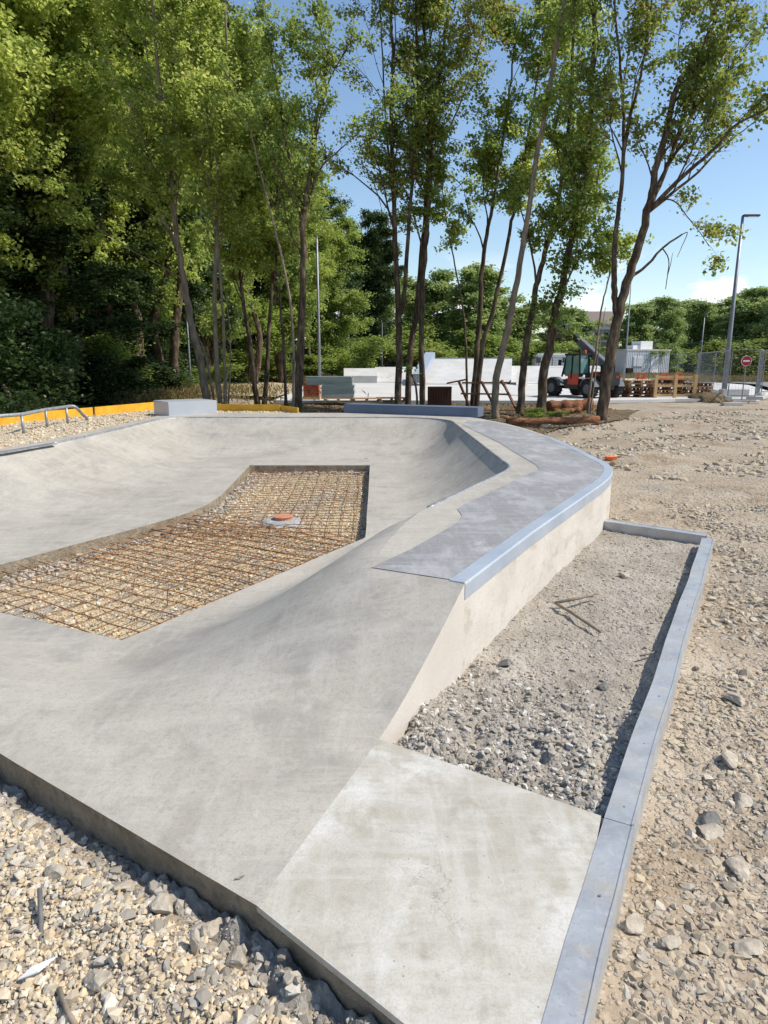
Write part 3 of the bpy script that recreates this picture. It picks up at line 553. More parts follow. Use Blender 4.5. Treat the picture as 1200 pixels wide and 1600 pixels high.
# soil inside the planter
pl_ = [B_, (0.745, 1.99), (2.79, 5.68), (2.14, 6.32), P2]
plin = [(-0.04, 2.44), (0.745, 1.97), (2.80, 5.70), (2.10, 6.36), (0.36, 3.22)]
def sz_(x, y):
    dn = pldist(x, y, [B_, (0.745, 1.99)]); lum = np.clip(1 - dn / 1.25, 0, 1)
    return -0.085 + 0.03 * fbm(x * 1.2, y * 1.2, 21, 4) + (0.02 + 0.07 * lum) * fbm(x * 5, y * 5, 22, 4) + (0.01 + 0.035 * lum) * fbm(x * 22, y * 22, 23, 3) + 0.01 * lum
V, F = sheet('p', -0.1, 2.9, 1.9, 6.45, 0.015, SOIL, sz_, hole=lambda x, y: inpoly(x, y, plin))
link('planter_soil', np_mesh('planter_soil', V, F), SOIL, smooth=True, kind='structure')

# gravel in the pit
def pz(x, y): return -0.275 + 0.03 * fbm(x * 1.1, y * 1.1, 31, 3) + 0.012 * fbm(x * 9, y * 9, 32, 3)
V, F = sheet('q', -3.75, -.05, 3.7, 11.0, 0.03, GRAV, pz)
PITG = ground_mat('pit_gravel', [(0.38, 0.32, 0.25), (0.55, 0.42, 0.24), (0.62, 0.49, 0.30)], [(0.28, 0.26, 0.24), (0.58, 0.42, 0.22), (0.68, 0.53, 0.32), (0.38, 0.36, 0.33), (0.74, 0.64, 0.46)], (45, 85), 0.9, 0.9, dust=((0.30, 0.285, 0.27), 1.5, 0.7))
link('pit_gravel', np_mesh('pit_gravel', V, F), PITG, smooth=True, kind='structure')

# raised gravel terrace on the left, held by yellow boards
yb = [(-15.0, 8.3), (-6.97, 12.26), (-5.51, 16.6), (-3.91, 15.93), (-2.0, 15.71), (-1.55, 14.9)]
yb = [tuple(onz(0, 660, .4)[:2]), tuple(onz(248, 637, .4)[:2])]
ter = [(-16, 4.6), (-5.55, 6.3), (-4.9, 8.2), (-4.64, 9.6), (-4.6, 12.6), (-4.6, 14.6), (-3.9, 14.8), (-1.55, 14.8), (-1.9, 15.62), (-3.95, 15.88), (-5.45, 16.5), (-7.05, 12.45), (-15.0, 9.6), (-16, 9.4)]
TB0, TB1, TB2 = onz(-260, 700, .4), onz(4, 661, .4), onz(250, 637, .4)
ter = [(-16, 5.2), (-6.1, 6.1), (-5.42, 7.25), (-4.95, 8.35), (-4.72, 9.6), (-4.65, 11), (-4.64, 12.6), (-4.64, 14.5), (-3.9, 14.82), (-1.70, 14.82), (-2.05, 15.6), (-3.95, 15.85), (TB2.x, TB2.y), (TB1.x, TB1.y), (-16, 8.2)]
def tz(x, y): return 0.368 + 0.02 * fbm(x * 1.5, y * 1.5, 41, 3) + 0.012 * fbm(x * 10, y * 10, 42, 3)
V, F = sheet('t', -16, -1.6, 5.0, 17.0, 0.05, GRAV, tz, hole=lambda x, y: inpoly(x, y, ter))
link('gravel', np_mesh('gravel', V, F), GRAV, smooth=True, kind='structure')

# ------------------------------------------------------------------ loose stones (real little rocks)
rng = np.random.default_rng(7)
def ico(sub_):
    bm = bmesh.new(); bmesh.ops.create_icosphere(bm, subdivisions=sub_, radius=1); v = np.array([p.co[:] for p in bm.verts]); f = np.array([[q.index for q in p.verts] for p in bm.faces]); bm.free(); return v, f
def templates(n, sub_, seed, rough=0.22):
    r = np.random.default_rng(seed); v, f = ico(sub_); out = []
    for k in range(n):
        d = r.normal(size=(9, 3)); d /= np.linalg.norm(d, axis=1)[:, None]
        h = 0.30 + 0.5 * r.random(9)
        w_ = v.copy()
        for a, b in zip(d, h):                     # cut flat facets
            q = w_ @ a; ov = np.maximum(q - b, 0); w_ -= ov[:, None] * a
        w_ *= 1 + rough * 0.4 * (r.random((len(v), 1)) - 0.5)
        w_ /= np.abs(w_).max() * .92; out.append(w_)
    return out, f
TS, TF = templates(10, 1, 3); TB, TBF = templates(10, 2, 5)
def stones(name, XY, sz, zf, m, big=False, flat=0.62, sink=0.25, **k):
    T, F = (TB, TBF) if big else (TS, TF); n = len(XY); nv = len(T[0])
    idx = rng.integers(0, len(T), n); V = np.array(T)[idx] * sz[:, None, None]
    V = V * np.stack([0.8 + 0.5 * rng.random(n), 0.75 + 0.3 * rng.random(n), flat + 0.25 * rng.random(n)], -1)[:, None, :]
    a = rng.random(n) * 6.283; ti = (rng.random(n) - 0.5) * 0.9
    c, s = np.cos(ti), np.sin(ti); y = V[:, :, 1] * c[:, None] - V[:, :, 2] * s[:, None]; z = V[:, :, 1] * s[:, None] + V[:, :, 2] * c[:, None]
    c, s = np.cos(a), np.sin(a); x = V[:, :, 0] * c[:, None] - y * s[:, None]; y = V[:, :, 0] * s[:, None] + y * c[:, None]
    Z0 = zf(XY[:, 0], XY[:, 1]) + sz * (0.5 - sink)
    V = np.stack([x + XY[:, 0, None], y + XY[:, 1, None], z + Z0[:, None]], -1).reshape(-1, 3)
    Fn = (F[None] + (np.arange(n) * nv)[:, None, None]).reshape(-1, 3)
    return link(name, np_mesh(name, V, Fn), m, **k)
def pts_in(poly, n, cond=None):
    p = np.array(poly); lo, hi = p.min(0), p.max(0); out = []
    XY = lo + rng.random((n * 4, 2)) * (hi - lo); XY = XY[inpoly(XY[:, 0], XY[:, 1], poly)]
    if cond is not None: XY = XY[cond(XY[:, 0], XY[:, 1])]
    return XY[:n]
def sizes(n, a, b, p=2.5): return a + (b - a) * rng.random(n) ** p
# foreground left: cream gravel bank in front of the slab
fgl = [(-2.9, 3.3), (-1.75, 2.52), (-1.5, 2.34), (-0.37, 1.585), (0.30, 1.04), (0.1, 0.55), (-1.6, 0.55), (-3.2, 1.6)]
XY = pts_in(fgl, 46000, lambda x, y: pldist(x, y, [FE[0], FE[1], A_, (0.32, 1.03)]) > 0.10)
stones('loose_gravel', XY, np.where(rng.random(len(XY)) < .012, .02 * (1 + .3 * rng.random(len(XY))), sizes(len(XY), 0.0035, 0.0135, 1.5)), gz, STONEC, label='cream and grey gravel lying in front of the concrete slab', cat='gravel', kind='stuff')
XY = pts_in(fgl, 14000, lambda x, y: pldist(x, y, [FE[0], FE[1], A_, (0.32, 1.03)]) < 0.05 + 0.28 * rng.random(len(x)))
stones('concrete_crumbs', XY, sizes(len(XY), 0.003, 0.024, 4.0), lambda x, y: np.maximum(gz(x, y), spz(x, y)) - .002, CLOD, label='grey concrete crumbs spilled along the foot of the slab edge', cat='rubble', kind='stuff')
# right: stony dirt
rg = [(0.42, 1.0), (0.86, 1.97), (2.9, 5.7), (2.2, 6.4), (2.6, 7.5), (4.6, 8.6), (5.6, 8.0), (1.9, 1.0)]
cl = lambda x, y: fbm(x * 1.7, y * 1.7, 51, 3) > -0.10 + 0.25 * rng.random(len(x)) - 0.2 * (x < 1.7)
XY = pts_in([(0.42, 1.0), (0.86, 1.97), (1.6, 3.3), (3.0, 3.3), (1.7, 1.0)], 13000, cl)
stones('dirt_stones', XY, sizes(len(XY), 0.003, 0.025, 4.5), gz, STONE, sink=0.6, label='small tan stones on the dirt right of the steel edging, near', cat='stones', kind='stuff')
XY = pts_in([(1.6, 3.25), (2.95, 5.7), (2.2, 6.45), (2.6, 7.5), (5.5, 9.5), (7.5, 9.5), (3.2, 3.25)], 24000, cl)
stones('track_stones', XY, sizes(len(XY), 0.005, 0.04, 5), gz, STONE, sink=0.6, label='scattered tan stones along the dirt track beside the bowl', cat='stones', kind='stuff')
XY = pts_in([(2.8, 9.5), (3, 17), (16, 24), (19, 18), (8, 9.5)], 20000, cl)
stones('rubble', XY, sizes(len(XY), 0.012, 0.08, 5), gz, STONE, sink=0.6, label='pale rubble strewn over the dirt towards the car park', cat='rubble', kind='stuff')
# planter lumps
XY = pts_in(plin, 22000, lambda x, y: pldist(x, y, [B_, (0.745, 1.99)]) < 0.15 + 1.0 * rng.random(len(x)))
stones('soil_clods', XY, sizes(len(XY), 0.003, 0.022, 3.4), sz_, CLODP, sink=0.5, label='grey crumbly clods of soil at the near end of the planter', cat='soil clods', kind='stuff')
XY = pts_in(plin, 3500)
stones('planter_pebbles', XY, sizes(len(XY), 0.003, 0.014, 3), sz_, STONE, sink=0.35, label='fine pebbles over the brown soil inside the steel edging', cat='pebbles', kind='stuff')
XY = pts_in(pit, 9000)
XP = resample([(-3.45, 4.85), (-3.14, 5.45), (-2.86, 6.0), (-2.6, 6.45), (-2.38, 6.88), (-2.2, 7.3), (-2.09, 7.75), (-2.1, 9.5), (-2.15, 10.8), (-.3, 10.8)], 2600) + np.abs(rng.normal(size=(2600, 2))) * np.array([.09, -.06]); XP = XP[inpoly(XP[:, 0], XP[:, 1], pit)]
stones('pit_rubble', XP, sizes(len(XP), .008, .045, 3), pz, CLOD, label='grey mortar rubble fallen along the left and far edges of the pit', cat='rubble', kind='stuff')
stones('pit_stones', XY, sizes(len(XY), 0.008, 0.022, 2.0), pz, STONEC, label='yellowish stones under the rebar in the pit', cat='gravel', kind='stuff')
XY = pts_in([p for p in ter if p[0] > -10] + [(-10, 6.2)][::-1], 6000)
XY = XY[inpoly(XY[:, 0], XY[:, 1], ter)]
stones('terrace_gravel', XY, sizes(len(XY), 0.012, 0.035, 2.0), tz, STONEC, label='cream gravel spread behind the far left rim of the bowl', cat='gravel', kind='stuff')
# single rocks one can point at
def rock(px, py, z, r, label, m=None, zf=gz, cat='rock', fl=(1.2, 1, 0.7), group=None, rot=None):
    p = onz(px, py, z); v, f = ico(3); rr = np.random.default_rng(int(px * 7 + py))
    d = rr.normal(size=(11, 3)); d /= np.linalg.norm(d, axis=1)[:, None]
    for a in d:
        q = v @ a; v = v - np.maximum(q - (0.42 + 0.4 * rr.random()), 0)[:, None] * a
    v = v * (1 + 0.22 * fbm(v[:, 0] * 3 + px, v[:, 1] * 3 + v[:, 2] * 2.3, 3, 4))[:, None]
    v = v * np.array(fl) * r; a = rr.random() * 6.28 if rot is None else rot; c, s = math.cos(a), math.sin(a)
    v = np.c_[v[:, 0] * c - v[:, 1] * s, v[:, 0] * s + v[:, 1] * c, v[:, 2]]
    o = link('rock', np_mesh('rock', v, f), m or ROCKM, label=label, cat=cat, group=group); o.location = (p.x, p.y, float(zf(np.array([p.x]), np.array([p.y]))[0]) + r * fl[2] * 0.45); return o
G1 = 'lumps in the gravel bank'
for a in [(155, 1555, -.14, .036, 'round grey stone low in the gravel near the bottom left corner'), (308, 1510, -.14, .042, 'upright narrow grey slab of concrete in the gravel below the slab edge', ROCKM, (0.6, 0.5, 1.2)),
          (255, 1437, -.12, .042, 'tall pointed lump of pale mortar leaning at the slab shadow'), (335, 1462, -.12, .034, 'pale rounded lump touching the shadow under the ramp corner'),
          (50, 1310, -.14, .036, 'flat pale stone against the slab at the left edge of the photo'), (195, 1400, -.14, .028, 'tan flat stone in the middle of the cream gravel'), (372, 1520, -.14, .036, 'crumbly brown clod below the ramp corner'),
          (90, 1385, -.14, .032, 'pale stone lying beside the top of the dark bar'), (470, 1560, -.13, .034, 'dark crumbly clod at the foot of the apron slab'), (225, 1290, -.1, .035, 'mortar lump stuck to the slab edge, in its shadow')]:
    rock(a[0], a[1], a[2], a[3], a[4], a[5] if len(a) > 5 else None, fl=a[6] if len(a) > 6 else (1.2, 1, 0.8), group=G1)
G2 = 'rocks on the dirt right of the edging'
for a in [(1108, 1280, .05, 'dark grey jagged rock with a pale rock under it', ROCKD), (1106, 1300, .05, 'pale rock beneath the dark jagged one'), (1150, 1102, .055, 'broad flat tan rock at the right edge, highest of the big ones'),
          (1142, 1190, .05, 'flat dusty rock set into the dirt right of the edging'), (1158, 1250, .04, 'light brown rock above the dark jagged one'), (1156, 1358, .038, 'narrow upright grey stone near the right edge'),
          (990, 1450, .035, 'oblong tan stone close to the outer face of the edging'), (1045, 1480, .028, 'small upright stone among the gravel, bottom right'), (1170, 1490, .034, 'pale angular stone near the bottom right corner')]:
    rock(a[0], a[1], -.14, a[2], a[3], a[4] if len(a) > 4 else None, fl=(1.3, 1, 0.55), group=G2)
for a in [(975, 902, .045, 'smooth tan cobble on the planter soil near its right side', 0), (1072, 893, .03, 'small ochre cobble by the far end of the steel edging', 0), (790, 1040, .04, 'dark clod beside the ramp wall in the planter', 1), (942, 1072, .035, 'rounded grey stone in the middle of the planter', 1)]:
    rock(a[0], a[1], -.08, a[2], a[3], ROCKD if a[4] else None, zf=sz_, fl=(1.2, 1, 0.7), group='stones in the planter')
for a in [(897, 663, .16, 'white flat stone beside the foot of the big leaning tree'), (1180, 690, .12, 'pale stone on the dirt near the right edge, far'), (915, 675, .09, 'grey stone in the rubble below the big tree'), (1160, 680, .08, 'small tan stone on the far dirt right'), (850, 668, .10, 'grey stone in the tree shade beside the flat brown log')]:
    rock(a[0], a[1], -.12, a[2], a[3], fl=(1.3, 1, 0.6), group='far stones on the dirt')

# ------------------------------------------------------------------ rebar mats, drain, sticks
def mat_bars(px, py, dx, dy, nx, ny, sx_, sy_, z, label, seed, clip):
    """welded mat: bars both ways, bent a little, cut off at the pit edge"""
    r_ = np.random.default_rng(seed); e = empty('rebar_mesh', (px, py, z), label=label, cat='rebar mesh', group='rebar mats in the pit')
    d1 = Vector((dx, dy)).normalized(); d2 = Vector((-d1.y, d1.x))
    for nm, A, B, n, s, L_, dz in (('long_bars', d1, d2, ny, sy_, nx * sx_, 0.0), ('cross_bars', d2, d1, nx, sx_, ny * sy_, 0.009)):
        q = MB()
        for i in range(n + 1):
            o = B * (i * s + r_.normal() * 0.006); run = []
            ov = 0.10 * r_.random()
            for t in np.linspace(-ov, L_ + ov * 0.5, 30):
                p = Vector((px, py)) + A * t + o
                zz = z + dz + 0.05 * float(fbm(p.x * 1.1 + 3, p.y * 1.1, seed, 3)) + 0.012 * float(fbm(p.x * 4, p.y * 4, seed, 2))
                if bool(inpoly(np.array([p.x]), np.array([p.y]), clip)[0]): run.append((p.x - px, p.y - py, zz - z))
                else:
                    if len(run) > 1: q.tube(run, 0.0042, 5)
                    run = []
            if len(run) > 1: q.tube(run, 0.0042, 5)
        q.build(nm, RUST, e, smooth=True)
clip = [(-.20, 6.22), (-1.57, 3.86), (-3.55, 4.78), (-2.82, 6.0), (-2.56, 6.45), (-2.16, 7.3), (-2.03, 7.9), (-2.05, 9), (-2.17, 10.83), (-.26, 10.83)]
mat_bars(-2.25, 6.6, 1, 0.02, 14, 28, .15, .15, -.235, 'rusty rebar mat over the far straight half of the pit', 3, clip)
mat_bars(-1.62, 3.72, 0.50, 0.866, 19, 16, .16, .15, -.205, 'rusty rebar mat over the near angled half of the pit', 5, clip)
mat_bars(-2.9, 5.9, 0.87, -0.50, 12, 8, .2, .2, -.20, 'loose rusty rebar mat lying askew across the bend of the pit', 9, clip)
q = MB()
for i, (x, y, h) in enumerate([(-1.62, 4.75, .11), (-1.3, 4.6, .09), (-2.0, 5.1, .07), (-1.1, 5.2, .06), (-2.5, 5.2, .08)]):
    o = MB().tube([(0, 0, 0), (0.008, 0.004, h), (0.015, 0.01, h + .02)], 0.005, 5).build('rebar_spacer', RUST, label=['bent rusty wire standing up in the near end of the pit', 'short upright rusty wire right of the bent one', 'rusty wire tip sticking up in the middle of the near mat', 'rusty wire tip near the right pit edge', 'rusty wire tip towards the left pit edge'][i], cat='rebar stub', group='rebar stubs'); o.location = (x, y, -.28)
dr = empty('drain_shaft', (-1.13, 7.25, -.27), label='round orange drain lid on a rough concrete collar in the pit', cat='drain')
v, f = ico(3); v = v * np.array([0.25, 0.24, 0.10]); v *= (1 + 0.16 * fbm(v[:, 0] * 20, v[:, 1] * 20 + v[:, 2] * 20, 5, 3))[:, None]; v[:, 2] = np.minimum(v[:, 2], 0.065)
link('collar', np_mesh('collar', v, f), mat('wet_grey_mortar', [(0.30, 0.30, 0.29), (0.46, 0.46, 0.45)], 14, 0.9, 1.0, 50, bdist=0.02), dr)
q = MB(); q.tube([(0.01, 0.02, 0.05), (0.01, 0.02, 0.085), (0.01, 0.02, 0.098), (0.01, 0.02, 0.102)], [0.10, 0.102, 0.112, 0.10], 28); q.build('lid', TERRA, dr)
def stick(pts, r, m, name, label, cat): 
    return MB().tube(pts, r, 7).build(name, m, smooth=True, label=label, cat=cat)
TW = mat('weathered_twig', [(0.20, 0.16, 0.12), (0.33, 0.27, 0.21)], 20, 0.9, 0.3, 80); TWG = mat('steel_bar_dull', [(0.10, 0.10, 0.10), (0.18, 0.17, 0.16)], 20, 0.8)
def on(px, py, z): return tuple(onz(px, py, z))
stick([on(868, 942, -.05), on(895, 958, -.045), on(938, 987, -.05)], [.011, .012, .009], TW, 'stick', 'brown stick on the soil, the longer leg of the V pointing at the edging', 'stick')
stick([on(868, 942, -.045), on(905, 934, -.02), on(934, 927, -.03)], [.010, .012, .008], TW, 'stick', 'brown stick on the soil, the upper leg of the V', 'stick')
stick([on(820, 1155, -.05), on(850, 1158, -.04), on(884, 1160, -.05)], .004, TW, 'twig', 'thin straight twig lying on the grey clods of the planter', 'twig')
stick([on(62, 1388, -.06), on(64, 1440, -.11), on(65, 1495, -.13)], .0075, TWG, 'steel_bar', 'dark steel bar stuck in the gravel at the left edge', 'steel bar')
stick([on(186, 1390, -.09), on(184, 1425, -.12)], [.005, .006], WOODY, 'wood_splinter', 'short yellow splinter of wood in the gravel', 'splinter')
stick([on(92, 1545, -.11), on(105, 1580, -.11), on(120, 1605, -.12)], .007, TW, 'root', 'curved grey root at the bottom left corner', 'root')
stick([on(170, 1600, -.11), on(195, 1560, -.10), on(205, 1545, -.11)], .006, TW, 'root', 'short grey root right of the curved one at the bottom', 'root')
stick([on(1000, 1025, -.07), on(1026, 1018, -.06)], .005, TW, 'twig', 'pale twig against the shadow of the steel edging', 'twig')
v = [on(28, 1532, -.10), on(50, 1512, -.085), on(88, 1496, -.08), on(60, 1520, -.085)]
m = MB(); m.add([Vector(p) for p in v] + [Vector(p) + Vector((0, 0, 0.004)) for p in v], [(0, 1, 2, 3), (7, 6, 5, 4), (0, 4, 5, 1), (1, 5, 6, 2), (2, 6, 7, 3), (3, 7, 4, 0)]); m.build('plastic_strip', WHITEP, label='white plastic strip on the gravel at the bottom left', cat='plastic strip')
def tinyleaf(px, py, z, s, label, c=None):
    p = onz(px, py, z + .006); q = MB().add([(-s, 0, 0.002), (0, -s * .25, -0.002), (s, 0, 0.004), (0, s * .28, -0.002), (-s, 0, -0.001), (0, -s * .25, -0.005), (s, 0, 0.001), (0, s * .28, -0.005)], [(0, 1, 2, 3), (7, 6, 5, 4), (0, 4, 5, 1), (1, 5, 6, 2), (2, 6, 7, 3), (3, 7, 4, 0)])
    o = q.build('fallen_leaf', c or TW, label=label, cat='leaf'); o.location = p; o.rotation_euler = (0, 0, 0.4)
tinyleaf(374, 1371, 0, .016, 'tiny curled leaf on the ramp near its front corner')
tinyleaf(572, 716, .02, .04, 'tiny brown leaf on the far wall of the bowl', BARKR)
v, f = ico(2); v = v * np.array([.10, .06, .045]) * (1 + 1.1 * fbm(v[:, 0] * 4, v[:, 1] * 4 + v[:, 2] * 3, 8, 3))[:, None]
o = link('orange_net_scrap', np_mesh('scrap', v, f), ORANGE, label='crumpled scrap of orange netting on the dirt beside the bowl', cat='netting scrap'); o.location = tuple(onz(954, 716, -.1)); o.location.z = -.1

# ------------------------------------------------------------------ steel boxes, rail, boards round the bowl
def quadbox(name, a, b, depth, h, z, m, bevel=0.01, **k):
    """box whose front bottom edge runs a->b, going back by depth"""
    a = Vector(a[:2]); b = Vector(b[:2]); d = (b - a); l = d.length; d.normalize(); n = Vector((-d.y, d.x))
    c = (a + b) / 2 + n * depth / 2
    q = MB(); q.box((0, 0, h / 2), (l, depth, h), rot=0)
    o = q.build(name, m, bevel=bevel, **k); o.location = (c.x, c.y, z); o.rotation_euler = (0, 0, math.atan2(d.y, d.x)); return o
quadbox('steel_kerb', onz(537, 645, .4), onz(746, 652, .4), .45, .20, .39, BLUEKERB, label='long low blue-grey steel block behind the far rim of the bowl', cat='grind block')
quadbox('grind_box', (-4.47, 14.05), (-3.62, 14.72), .85, .30, .385, GREYBOX, label='short light grey steel box on the gravel behind the far rim', cat='grind box')
gr = empty('grind_rail', (-5.7, 10.5, .38), label='low round grey steel grind rail standing on the gravel, far left', cat='grind rail')
RP = [onz(-90, 690, .38), onz(37, 677, .38), onz(74, 667, .38), onz(106, 661, .38)]
top = [(p.x, p.y, .38 + .30) for p in RP]; pe = onz(136, 656, .38)
k_ = Vector(top[3]) + (Vector(top[3]) - Vector(top[2])).normalized() * .18
tp = [top[0], top[1], top[2], top[3], tuple(k_), (k_.x + .06, k_.y + .08, k_.z - .03), (pe.x - .03, pe.y - .08, .38 + .10), (pe.x, pe.y, .38 + .05), (pe.x, pe.y, .36)]
sub(MB().tube([Vector(p) for p in tp[:3]] + bez(tp[3:-1], 16) + [Vector(tp[-1])], .030, 12).build('rail', GALVD, gr, smooth=True), gr)
for i in (0, 1, 2, 3): sub(MB().tube([(RP[i].x, RP[i].y, .34), (RP[i].x, RP[i].y, .38 + .285)], .024, 10).build('post', GALVD, gr, smooth=True), gr)
def board(p0, p1, z, h, label, m=YEL, th=.03, name='formwork_board'):
    p0 = Vector(p0[:2]); p1 = Vector(p1[:2]); d = p1 - p0; q = MB().box((0, 0, h / 2), (d.length, th, h)); o = q.build(name, m, bevel=.004, label=label, cat='board', group='yellow formwork boards')
    o.location = ((p0.x + p1.x) / 2, (p0.y + p1.y) / 2, z); o.rotation_euler = (0, 0, math.atan2(d.y, d.x))
board(TB0, TB1, .35, .21, 'yellow board behind the grind rail, leaving the photo at the left')
board(TB1, (TB1 + TB2) / 2 + Vector((0.02, -.03, 0)), .35, .20, 'yellow board from behind the rail towards the grey box, nearer half')
board((TB1 + TB2) / 2 + Vector((0.04, 0.02, 0)), TB2, .35, .20, 'yellow board meeting the grey box at its left')
board((TB2.x, TB2.y), onz(345, 640, .4), .34, .2, 'yellow board mostly hidden behind the grey box')
board(onz(335, 640, .4), onz(438, 641, .4), .34, .19, 'yellow board right of the grey box, in front of the trees')
board(onz(440, 641, .4), onz(466, 645, .4), .34, .17, 'short yellow board turning back to the bowl rim')

# ------------------------------------------------------------------ trees
def leaves(P, size, seed, droop=0.3, aspect=0.42):
    """one small folded kite per point"""
    r = np.random.default_rng(seed); n = len(P)
    nn = r.normal(size=(n, 3)) * 0.62 + np.array([0.45, -0.12, 0.75]); nn /= np.linalg.norm(nn, axis=1)[:, None]
    d = r.normal(size=(n, 3)); d[:, 2] -= droop * 2; s = np.cross(d, nn); s /= np.linalg.norm(s, axis=1)[:, None] + 1e-9
    d = np.cross(nn, s); L_ = size * (0.65 + 0.7 * r.random(n))[:, None]
    a = P; b = P + d * L_ * 0.45 + s * L_ * aspect + nn * L_ * 0.12; c = P + d * L_; e = P + d * L_ * 0.45 - s * L_ * aspect + nn * L_ * 0.12
    V = np.stack([a, b, c, e], 1).reshape(-1, 3); i = np.arange(n)[:, None] * 4
    F = np.concatenate([i + np.array([[0, 1, 2]]), i + np.array([[0, 2, 3]])], 1).reshape(-1, 3)
    return V, F
def grow(stems, seed, nb, bl_, leaf_n, leaf_size, leafm, barkm, name='tree', zmin=None, lo=0.25, spread=0.5, twigs=5, up=0.5, trunk_leaf=0, droop=0.3, clump=0.32, parent=None, env=None):
    """stems: list of (points, r0, r1). Side limbs in all directions, twigs on limbs, leaf clusters on twigs."""
    r = np.random.default_rng(seed); T = MB(); B = MB(); LP = []
    base = Vector(stems[0][0][0])
    for st in stems:
        pts, r0, r1 = st[:3]; zm = st[3] if len(st) > 3 else zmin
        pth = bez(pts, max(10, len(pts) * 4)); n = len(pth)
        for i, p in enumerate(pth[2:-2]): p += Vector((r.normal(), r.normal(), 0)) * r0 * 0.12
        rad = [r0 + (r1 - r0) * (i / (n - 1)) ** 0.8 for i in range(n)]
        if (pth[0] - base).length < 0.6: rad[0] *= 1.35
        T.tube([p - base for p in pth], rad, 9 if r0 > .07 else 6)
        ln = sum((pth[i + 1] - pth[i]).length for i in range(n - 1))
        m_ = max(3, int(nb * ln / 10))
        for q in range(m_):
            f = lo + (1 - lo) * (q + r.random()) / m_; k = min(int(f * (n - 1)), n - 2); o = pth[k].lerp(pth[k + 1], f * (n - 1) - k)
            if zm is not None and o.z < zm: continue
            az = r.random() * 6.283; tg = (pth[k + 1] - pth[k]).normalized()
            ll = (0.45 if len(st) > 3 else 1) * bl_ * (0.45 + 0.75 * r.random()) * (1.0 - 0.45 * f)
            dr_ = (Vector((math.cos(az), math.sin(az), 0)) * spread + tg * up + Vector((0, 0, .25))).normalized()
            lp = [o]; d = dr_.copy()
            for j in range(6):
                d = (d + Vector((r.normal(), r.normal(), r.normal() * .7)) * 0.16 + Vector((0, 0, .05 - 0.10 * droop * j / 3))).normalized(); lp.append(lp[-1] + d * ll / 6)
            rb = max(0.006, min(rad[k] * 0.45, 0.008 + ll * 0.011))
            T.tube([p - base for p in lp], [rb * (1 - 0.75 * j / 6) for j in range(7)], 5)
            for t_ in range(twigs):
                j = 2 + int(r.random() * 4.999); o2 = lp[j] if j < 6 else lp[6]; l3 = ll * (0.22 + 0.22 * r.random())
                d3 = (Vector((r.normal(), r.normal(), r.normal() * .6)) * 0.7 + d * 0.8).normalized(); e = o2 + d3 * l3
                if l3 > 0.35: T.tube([o2 - base, o2.lerp(e, .5) - base + Vector((0, 0, .02)), e - base], [rb * .45, rb * .3, 0.004], 4)
                LP.append((o2, e))
        if trunk_leaf:
            for q in range(int(trunk_leaf * ln)):
                f = r.random() * 0.7 + .22; k = min(int(f * (n - 1)), n - 2); q0 = pth[k] + Vector((r.normal(), r.normal(), 0)) * 0.16; LP.append((q0, q0 + Vector((r.normal() * .25, r.normal() * .25, .1))))
    C0 = np.array([p[0][:] for p in LP]); C1 = np.array([p[1][:] for p in LP]); per = max(1, leaf_n // len(C0)); sc = clump
    wgt = r.random(len(C0)) ** 0.8 * 2 * per * np.clip(np.linalg.norm(C1 - C0, axis=1) / (0.14 * bl_), 0.15, 1.6); idx = np.repeat(np.arange(len(C0)), wgt.astype(int) + 1)
    t = (0.25 + 0.85 * r.random(len(idx)))[:, None]; P = C0[idx] * (1 - t) + C1[idx] * t
    P = P + r.normal(size=P.shape) * np.array([sc, sc, sc * .7]) * (0.35 + 0.65 * t); P[:, 2] -= 0.10 * t[:, 0]
    keep = r.random(len(P)) > 0.06
    P = P[keep] - np.array(base)
    e = empty(name, base)
    T.build('trunk', barkm, e, smooth=True)
    if B.v: B.build('branches', barkm, e, smooth=True)
    V, F = leaves(P, leaf_size, seed + 1, droop)
    link('crown', np_mesh('crown', V, F), leafm, e)
    return e
def px(Y, *pts): return [at(x, y, Y + (pts_[2] if len(pts_) > 2 else 0)) for pts_ in pts for x, y in [pts_[:2]]]
G_H = 'slender trees standing behind the bowl'
def hero(stems, Y, label, seed, nb=9, bl_=2.4, n=9000, ls=0.13, lm=LEAF_M, bm_=BARK, ztop=None, cat='tree', **k):
    S = []; n = int(n * .80); ls *= .78; bl_ *= 1.75; nb *= .85; k.setdefault('up', 1.0)
    if 'zmin' in k: k['zmin'] = max(2.8, k['zmin'] - 1.8)
    k['clump'] = .13; k['twigs'] = 11
    for s in stems:
        pts = px(Y, *s[0])
        g = float(gz(np.array([pts[0].x]), np.array([pts[0].y]))[0]) - .1
        if s[0][0][1] > 585: pts[0].z = min(pts[0].z, g); 
        S.append((pts, s[1] * .70, s[2] * .65) + tuple(s[3:]))
    e = grow(S, seed, nb, bl_, n, ls, lm, bm_, **k); tag(e, label, cat, G_H); return e
